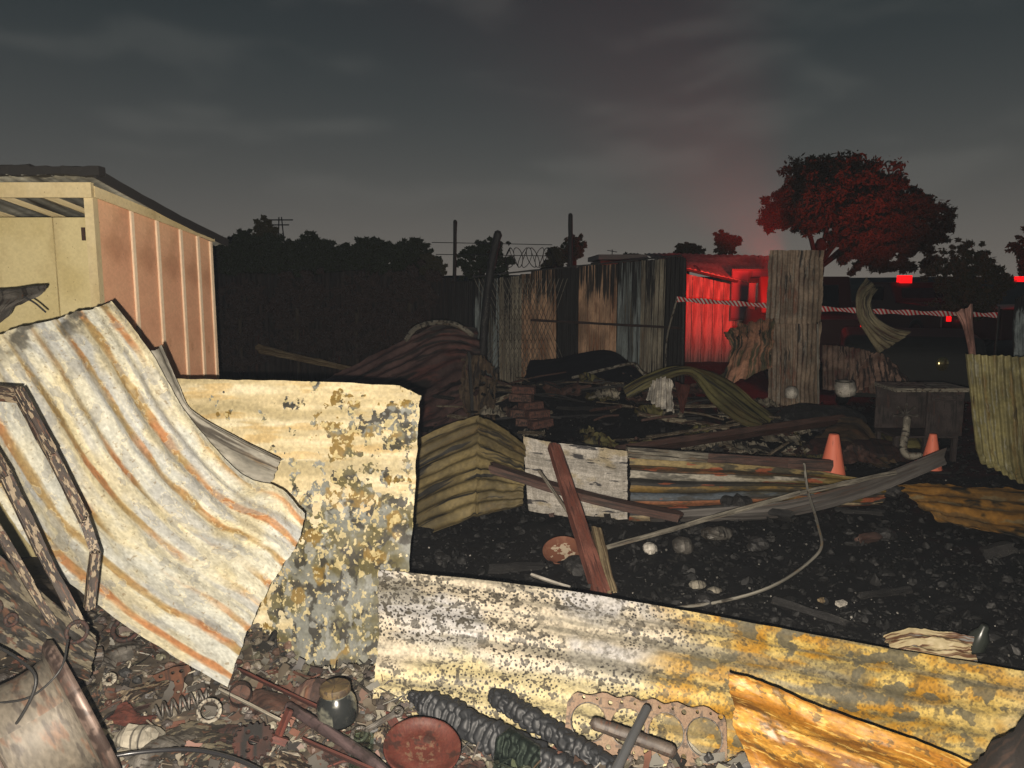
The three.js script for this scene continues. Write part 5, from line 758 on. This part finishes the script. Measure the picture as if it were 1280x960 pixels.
for (const [p, s, sq, label, m] of [[[3.140, 0.015, -6.900], 0.34, [1.5, 0.5, 0.8], 'low brown ash mound behind the orange cone', mDarkRust], [[3.600, 0.204, -7.400], 0.26, [1.8, 0.35, 0.7], 'low olive mound in front of the cabinet', mOlive], [[3.122, 0.245, -8.000], 0.30, [1.8, 0.5, 0.8], 'black ash mound at the foot of the tall column', mChar]]) solo('ash_mound', place(rock(s, Math.round(s * 100), 4, sq, 0.5), seat(p, 0.02)), m, label, 'mound', 'ash mounds');
{ // crushed panel behind the cone
  solo('crushed_sheet', sheetGeo([[[3.161, 0.301, -7.300], [3.309, 0.288, -7.200], [3.367, 0.135, -6.900], [3.388, -0.002, -6.600]], [[2.638, 0.075, -6.900], [2.920, 0.076, -6.700], [3.081, 0.022, -6.500], [3.223, -0.037, -6.400]]], { nu: 50, nv: 24, waves: 3, amp: 0.01, along: 'u', jag: 0.05, dent: 0.03, seed: 213, swap: true }), mat(iron(277, [88, 72, 52], [84, 62, 44], [40, 36, 32], { soot: 0.46 }), 0.75), 'crushed brown panel sloping down behind the orange cone', 'metal sheet', 'collapsed sheets');
}
{ // barrier tape: a twisted ribbon with red and white diagonal stripes
  const a = [2.078, 1.360, -9.750], b = [6.150, 1.159, -9.750], n = 900, W = 0.07, pos = [], uv = [], idx = [];
  for (let i = 0; i <= n; i++) { const k = i / n, th = k * Math.PI * 2 * 11 + Math.sin(k * 20) * 0.6, c = lerp(a, b, k); c[1] -= 0.05 * Math.sin(Math.PI * k) * 0.6; for (const s of [-1, 1]) { pos.push(c[0], c[1] + s * W / 2 * (0.8 + 0.2 * Math.cos(th)), c[2] + s * W / 2 * 0.6 * Math.sin(th)); uv.push(k * 26, (s + 1) / 2); } }
  for (let i = 0; i < n; i++) idx.push(2 * i, 2 * i + 2, 2 * i + 1, 2 * i + 1, 2 * i + 2, 2 * i + 3);
  const g = new THREE.BufferGeometry(); g.setAttribute('position', new THREE.Float32BufferAttribute(pos, 3)); g.setAttribute('uv', new THREE.Float32BufferAttribute(uv, 2)); g.setIndex(idx); g.computeVertexNormals();
  solo('barrier_tape', g, mat(tex(128, 64, (u, v) => ((u * 3 + v * 0.9) % 1 < 0.5 ? [205, 40, 46] : [226, 214, 208])), 0.45), 'twisted red and white barrier tape strung behind the column', 'tape');
  solo('tape_post', tube([[2.02, 0, -9.9], [1.98, 0.8, -9.85], a], 0.012, 10, 6), mAsh, 'thin leaning stake holding the left end of the tape', 'stake', 'tape stakes');
  solo('tape_post', tube([[b[0], 0, b[2]], [b[0], 0.8, b[2]], [b[0], b[1] + 0.1, b[2]]], 0.014, 10, 6), mChar, 'dark stake at the right end of the tape', 'stake', 'tape stakes');
}

// ---------- shack behind, lit red ----------
{
  const d = 15, X = (px) => (px - 640) / 961 * d, Y = (py) => 1.6 - (py - 350) / 961 * d;
  const t = thing('tin_shack', 'tin shack with vertical cladding lit red by the beacons', 'shack', [X(900), 0, -d]);
  const m = mat(iron(281, [168, 150, 140], [140, 110, 96], [84, 70, 64], { rust: 0.35, soot: 0.36 }), 0.7);
  for (let i = 0; i < 7; i++) { const a = X(838 + i * 13), b = X(851 + i * 13), y0 = Y(338 + i * 3), y1 = Y(341 + i * 3); wpart('cladding_panel', sheetGeo([[[a, y0, -d], [b - 0.012, y1, -d]], [[a, 0, -d], [b - 0.012, 0, -d]]], { nu: 12, nv: 14, waves: 1, amp: 0.012, jag: 0.004, dent: 0.008, seed: 500 + i }), m, t); }
  wpart('roof', sheetGeo([[[X(820), Y(314), -d - 1.6], [X(900), Y(315), -d - 1.6], [X(1010), Y(318), -d - 1.6]], [[X(820), Y(327), -d + 0.15], [X(900), Y(345), -d + 0.15], [X(960), Y(358), -d + 0.15]]], { nu: 70, nv: 20, waves: 22, amp: 0.012, jag: 0.01, dent: 0.02, seed: 511, thick: 0.02 }), m, t);
  wpart('eave_board', plank([X(838), Y(334), -d + 0.17], [X(915), Y(352), -d + 0.17], 0.04, 0.2, { seed: 3, rough: 0.05 }), mDarkRust, t);
  const dw = wpart('window', new THREE.BoxGeometry(0.70, 0.98, 0.05).translate(X(933), Y(368), -d + 0.06), plain(0.05, 0.035, 0.04, 0.4), t);
  wpart('pane', new THREE.BoxGeometry(0.30, 0.9, 0.02).translate(X(921), Y(368), -d + 0.09), plain(0.10, 0.07, 0.09, 0.3), dw); wpart('pane', new THREE.BoxGeometry(0.30, 0.9, 0.02).translate(X(945), Y(368), -d + 0.09), plain(0.10, 0.07, 0.09, 0.3), dw);
  wpart('side_wall', new THREE.BoxGeometry(0.05, 1.5, 1.6).translate(X(840), 0.75, -d - 0.85), m, t); wpart('back_wall', new THREE.BoxGeometry(1.9, 1.6, 0.05).translate(X(900), 0.8, -d - 1.65), m, t);
}
{ // far roofs catching the red light
  const d = 19, X = (px) => (px - 640) / 961 * d, Y = (py) => 1.6 - (py - 350) / 961 * d, t = thing('far_house', 'long low house roof tinted red beyond the fence', 'house', [X(775), 0, -d]);
  wpart('wall', new THREE.BoxGeometry(X(808) - X(750), Y(326), 2.4).translate(X(779), Y(326) / 2, -d - 1.3), plain(0.3, 0.25, 0.22, 0.9), t);
  wpart('roof', new THREE.BoxGeometry(X(806) - X(746), 0.12, 2.7).translate(X(776), Y(322), -d - 1.2), plain(0.35, 0.3, 0.28, 0.8), t);
  wpart('antenna', mergeGeometries([tube([[X(770), Y(320), -d - 1], [X(770), Y(311), -d - 1]], 0.012, 4, 5), tube([[X(764), Y(312), -d - 1], [X(776), Y(314), -d - 1]], 0.01, 4, 5)]), mRubber, t);
}

// ---------- emergency vehicles with lit red lamps ----------
function truck(label, p, turn, L, W, Hh, lamps, lightAt, power, name) {
  const t = thing(name, label, 'vehicle', p, 'emergency vehicles'); t.rotation.y = turn;
  const paint = plain(0.035, 0.008, 0.008, 0.4);
  const s = new THREE.Shape(); s.moveTo(-L / 2, 0.35); s.lineTo(-L / 2, 0.95); s.lineTo(-L * 0.08, 1.0); s.lineTo(0, Hh); s.lineTo(L * 0.27, Hh); s.lineTo(L * 0.34, 1.0); s.lineTo(L / 2, 0.92); s.lineTo(L / 2, 0.35); s.closePath();
  part('body', new THREE.ExtrudeGeometry(s, { depth: W, bevelEnabled: true, bevelSize: 0.04, bevelThickness: 0.05, bevelSegments: 3 }).translate(0, 0, -W / 2), paint, t);
  for (const z of [-1, 1]) part('side_window', new THREE.BoxGeometry(L * 0.2, Hh - 1.15, 0.02).translate(L * 0.14, (Hh + 1) / 2, z * (W / 2 + 0.06)), plain(0.01, 0.01, 0.012, 0.1), t);
  part('rear_window', new THREE.BoxGeometry(0.02, Hh - 1.2, W * 0.75).rotateZ(-0.25).translate(-L * 0.06, (Hh + 1) / 2, 0), plain(0.01, 0.01, 0.012, 0.1), t);
  for (const x of [-L * 0.3, L * 0.32]) for (const z of [-1, 1]) { const w = part('wheel', new THREE.TorusGeometry(0.25, 0.1, 12, 28), mRubber, t); w.position.set(x, 0.35, z * (W / 2 - 0.02)); const r = part('rim', new THREE.CylinderGeometry(0.17, 0.17, 0.08, 20).rotateX(Math.PI / 2), mSteel, w); }
  for (const [n, x, y, z, sx, sy, sz, k] of lamps) part(n, new THREE.BoxGeometry(sx, sy, sz).translate(x, y, z), mRedGlow(k), t);
  for (const [x, y, z, pw] of lightAt) { const l = new THREE.PointLight(0xff2620, pw); l.position.set(x, y, z); l.shadow.radius = 4; l.castShadow = true; t.add(l); }
  return t;
}
// beside the shack, mostly hidden by the column: the beacon that reddens the shack, the trees and the smoke
truck('red emergency pickup hidden behind the tall column with lit red beacon', [5.12, 0, -13.6], Math.PI / 2 - 0.1, 3.0, 1.45, 1.62, [['light_bar', 0.1, 1.73, -0.3, 0.3, 0.12, 0.5, 1.2], ['marker_lamp', -1.53, 1.0, 0.5, 0.03, 0.3, 0.05, 1.3]], [[0.1, 1.95, -0.3, 3]], 1, 'emergency_pickup');
{ // warning lamp on a stand behind the column: reddens the shack, the trees and the smoke above
  const t = thing('warning_lamp', 'red warning lamp on a stand hidden behind the tall column', 'lamp', [4.32, 0, -12.2]);
  part('stand', tube([[0, 0, 0], [0, 0.7, 0], [0, 1.36, 0]], 0.025, 8, 8), mRubber, t);
  for (let k = 0; k < 3; k++) part('leg', tube([[0, 0.5, 0], [Math.cos(k * 2.1) * 0.3, 0.02, Math.sin(k * 2.1) * 0.3]], 0.014, 4, 6), mRubber, t);
  part('lens', lathe([[0, 1.36], [0.07, 1.37], [0.075, 1.45], [0.05, 1.5], [0, 1.51]], 24), mRedGlow(1.4), t);
  const l = new THREE.SpotLight(0xff2a22, 46, 0, 0.62, 0.7); l.position.set(0, 1.56, -0.06); l.target.position.set(-0.35, 1.7, -2.8); l.shadow.radius = 4; l.castShadow = true; t.add(l); t.add(l.target);
  const beam = new THREE.SpotLight(0xff2420, 6200, 0, 0.62, 1); beam.position.set(0, 1.58, 0); beam.target.position.set(-0.62, 2.7, -0.4); beam.castShadow = true; beam.shadow.radius = 4; t.add(beam); t.add(beam.target);
}
// facing away in the street, tail lamps to the camera
truck('pickup seen from behind with two red tail lamps and a square red roof lamp', [10.55, 0, -20.2], Math.PI / 2 + 0.12, 4.2, 1.5, 1.5, [['tail_lamp', -2.16, 0.72, -0.62, 0.04, 0.16, 0.1, 1.3], ['tail_lamp', -2.16, 0.72, 0.62, 0.04, 0.16, 0.1, 1.3], ['roof_lamp', -0.0, 1.62, -0.36, 0.2, 0.2, 0.3, 1.4]], [[-2.45, 0.75, 0, 1.2]], 1, 'emergency_pickup');
{ // its work lamp shines up into the big tree
  const l = new THREE.SpotLight(0xff4030, 42, 0, 0.7, 0.9); l.position.set(10.15, 1.86, -20.1); l.target.position.set(10.2, 5.2, -25); l.castShadow = true; l.shadow.radius = 4; scene.add(l); scene.add(l.target);
}
truck('vehicle at the right edge with a long lit red light bar', [12.4, 0, -17.5], 0.1, 4.0, 1.6, 1.52, [['light_bar', -0.15, 1.62, 0, 1.9, 0.12, 0.3, 1.3]], [[-0.15, 1.95, 0.2, 4]], 1, 'emergency_pickup');

// ---------- vegetation ----------
function leaves(lobes, leaf, seed) {
  const R = rng(seed), P = [], N = () => (R() + R() + R() - 1.5) * 0.82;
  for (const [cx, cy, cz, rx, ry, rz, nc, nl] of lobes) for (let c = 0; c < nc; c++) {
    let x, y, z; do { x = R() * 2 - 1; y = R() * 2 - 1; z = R() * 2 - 1; } while (x * x + y * y + z * z > 1);
    const q = 0.35 + 0.65 * Math.pow(R(), 0.5), l = Math.hypot(x, y, z) || 1, rr = Math.pow(l, 0.35) / l * q * (0.85 + 0.3 * R()); x *= rr; y *= rr; z *= rr;
    const cs = Math.min(rx, ry) * (0.12 + 0.16 * R());
    for (let k = 0; k < nl; k++) {
      const px = cx + x * rx + N() * cs, py = cy + y * ry + N() * cs * 0.75, pz = cz + z * rz + N() * cs, s = leaf * (0.55 + 0.8 * R());
      const a = V([N(), N(), N()]).normalize(), b = a.clone().cross(V([N(), N(), N() + 0.01])).normalize(); const c0 = V([px, py, pz]);
      const p = [c0.clone().addScaledVector(a, -s), c0.clone().addScaledVector(b, s * 0.42), c0.clone().addScaledVector(a, s), c0.clone().addScaledVector(b, -s * 0.42)];
      for (const i of [0, 1, 2, 0, 2, 3]) P.push(p[i].x, p[i].y, p[i].z);
    }
  }
  const g = new THREE.BufferGeometry(); g.setAttribute('position', new THREE.Float32BufferAttribute(P, 3)); g.computeVertexNormals(); return g;
}
function tree(name, label, base, trunkTop, r, lobes, leaf, seed, m, group) {
  const t = thing(name, label, name.includes('hedge') || name.includes('bush') ? 'bush' : 'tree', base, group), R = rng(seed + 1);
  wpart('trunk', tube([base, add(lerp(base, trunkTop, 0.5), [0.15 * r * 4 * (R() - 0.5), 0, 0]), trunkTop], r, 16, 9, r * 0.15, seed), mBark, t);
  for (const l of lobes) wpart('limb', tube([lerp(base, trunkTop, 0.7), lerp(trunkTop, l, 0.45), [l[0], l[1], l[2]]], r * 0.42, 12, 6), mBark, t);
  wpart('crown', leaves(lobes, leaf, seed), m, t); return t;
}
{ // big tree
  const d = 25, X = (px) => (px - 640) / 961 * d, Y = (py) => 1.6 - (py - 350) / 961 * d, S = d / 961;
  tree('big_tree', 'big spreading tree with reddish lit crown standing behind the column', [X(1012), 0, -d], [X(1020), Y(305), -d], 0.17, [
    [X(1040), Y(243), -d, 72 * S, 50 * S, 62 * S, 230, 90], [X(975), Y(266), -d + 0.4, 42 * S, 34 * S, 38 * S, 110, 85], [X(1088), Y(252), -d, 34 * S, 36 * S, 40 * S, 100, 85], [X(1128), Y(283), -d + 0.3, 46 * S, 40 * S, 40 * S, 130, 85], [X(1070), Y(296), -d + 0.3, 52 * S, 32 * S, 40 * S, 130, 85], [X(1095), Y(322), -d + 0.5, 62 * S, 26 * S, 40 * S, 110, 80]], 0.085, 3, mLeafTree, 'trees beyond the fence');
}
const small = [ // px, py, rx, ry, depth, leaf, material, name, label
  [1203, 332, 52, 34, 16, 0.05, 1, 'dark_bush', 'dark round bush right of the big tree'],
  [1282, 322, 26, 32, 20, 0.06, 1, 'reddish_tree', 'small reddish tree cut by the right edge'],
  [900, 306, 19, 15, 20, 0.05, 1, 'reddish_tree', 'small bright red lit tree just left of the big tree'],
  [857, 316, 20, 11, 20, 0.05, 1, 'reddish_tree', 'low bright red lit tree above the right end of the fence'],
  [717, 313, 21, 19, 17, 0.045, 0, 'dark_tree', 'round dark tree behind the upright pole'],
  [689, 322, 13, 12, 16, 0.04, 1, 'dark_bush', 'small reddish bush left of the round dark tree'],
  [603, 318, 36, 19, 14, 0.04, 0, 'dark_bush', 'spiky dark bush behind the left end of the fence'],
  [541, 328, 16, 12, 13, 0.035, 1, 'dark_bush', 'small reddish bush at the right end of the hedge'],
  [795, 322, 20, 6, 24, 0.05, 0, 'dark_tree', 'low dark treetop above the far roof']];
small.forEach(([px, py, rx, ry, d, leaf, m, n, l], i) => { const X = (px - 640) / 961 * d, Y = 1.6 - (py - 350) / 961 * d, S = d / 961; const lob = []; const R = rng(90 + i); for (let k = 0; k < 4; k++) lob.push([X + (R() - 0.5) * rx * S * 1.0, Y + (R() - 0.5) * ry * S * 0.9, -d + (R() - 0.5) * rx * S, rx * S * 0.68, ry * S * 0.68, rx * S * 0.6, 34, 42]); if (n === 'dark_bush') lob.push([X, Y - ry * S * 1.1, -d, rx * S * 1.05, ry * S, rx * S * 0.6, 60, 46], [X + rx * S * 0.4, Y - ry * S * 0.6, -d, rx * S * 0.8, ry * S * 0.8, rx * S * 0.5, 50, 44]); tree(n, l, [X, 0, -d], [X, Y - ry * S * 0.4, -d], 0.05, lob, leaf, 700 + i * 7, m ? mLeafTree : mLeafHedge, 'trees beyond the fence'); });
// hedge plants in a row beyond the dark wall
[[282, 318, 20, 24], [312, 312, 26, 30], [334, 300, 18, 26], [364, 316, 26, 26], [398, 312, 26, 22], [432, 318, 24, 22], [462, 312, 24, 22], [492, 313, 24, 22], [520, 318, 22, 20]].forEach(([px, py, rx, ry], i) => {
  const d = 13.2 + 0.2 * (i % 3), X = (px - 640) / 961 * d, Y = 1.6 - (py - 350) / 961 * d, S = d / 961, R = rng(60 + i), lob = [];
  for (let k = 0; k < 5; k++) lob.push([X + (R() - 0.5) * rx * S * 1.3, Y + (R() - 0.6) * ry * S * 1.0, -d + (R() - 0.5) * 0.3, rx * S * 0.85, ry * S * 0.62, 0.3, 34, 46]); lob.push([X, Y - 0.22, -d, rx * S * 1.3, 0.28, 0.3, 60, 50]); lob.push([X, 1.45, -d, rx * S * 1.25, 0.5, 0.35, 70, 60], [X + 0.1, 1.0, -d + 0.1, rx * S * 1.25, 0.5, 0.35, 50, 50]);
  tree('hedge_plant', ['leftmost leafy hedge plant behind the shed roof', 'second hedge plant from the shed, broad', 'tallest spiky hedge plant with reddish top', 'hedge plant right of the tallest one', 'fifth hedge plant from the shed', 'sixth hedge plant from the shed', 'seventh hedge plant from the shed', 'eighth hedge plant from the shed', 'last hedge plant before the thin pole'][i], [X, 0, -d], [X, Y, -d], 0.03, lob, 0.045, 800 + i * 5, i === 2 ? mLeafTree : mLeafHedge, 'hedge plants beyond the dark wall');
});
{ // lattice power pylon far away
  const d = 180, X = (px) => (px - 640) / 961 * d, Y = (py) => 1.6 - (py - 350) / 961 * d, t = thing('power_pylon', 'distant lattice power pylon above the hedge', 'pylon', [X(356), 0, -d]), L = [];
  const c = X(356); for (const s of [-1, 1]) L.push(tube([[c + s * 1.8, 0, -d], [c + s * 0.5, Y(290), -d], [c + s * 0.3, Y(274), -d]], 0.14, 6, 4));
  for (let k = 0; k < 7; k++) { const y0 = k * 1.8, y1 = y0 + 1.8, w = 1.8 - k * 0.2; L.push(tube([[c - w, y0, -d], [c + w, y1, -d]], 0.08, 2, 4), tube([[c + w, y0, -d], [c - w, y1, -d]], 0.08, 2, 4)); }
  wpart('lattice', mergeGeometries(L), mRubber, t); for (const py of [277, 283]) wpart('cross_arm', tube([[X(py === 277 ? 342 : 346), Y(py), -d], [X(py === 277 ? 371 : 366), Y(py), -d]], 0.14, 4, 4), mRubber, t);
}
// low dark rise that closes the view below the horizon
structure('far_terrain', sheetGeo([[[-300, 3.0, -340], [-120, 2.2, -330], [0, 3.2, -330], [140, 2.6, -330], [320, 3.4, -340]], [[-260, -1, -260], [-110, -1, -260], [0, -1, -260], [120, -1, -260], [280, -1, -260]]], { nu: 90, nv: 8, waves: 1, amp: 0, dent: 0.8, seed: 9, jag: 0, thick: 0.1 }), plain(0.03, 0.03, 0.028, 1));

scene.traverse((o) => { if (o.isMesh) { o.castShadow = true; o.receiveShadow = true; } });
renderer.render(scene, camera);
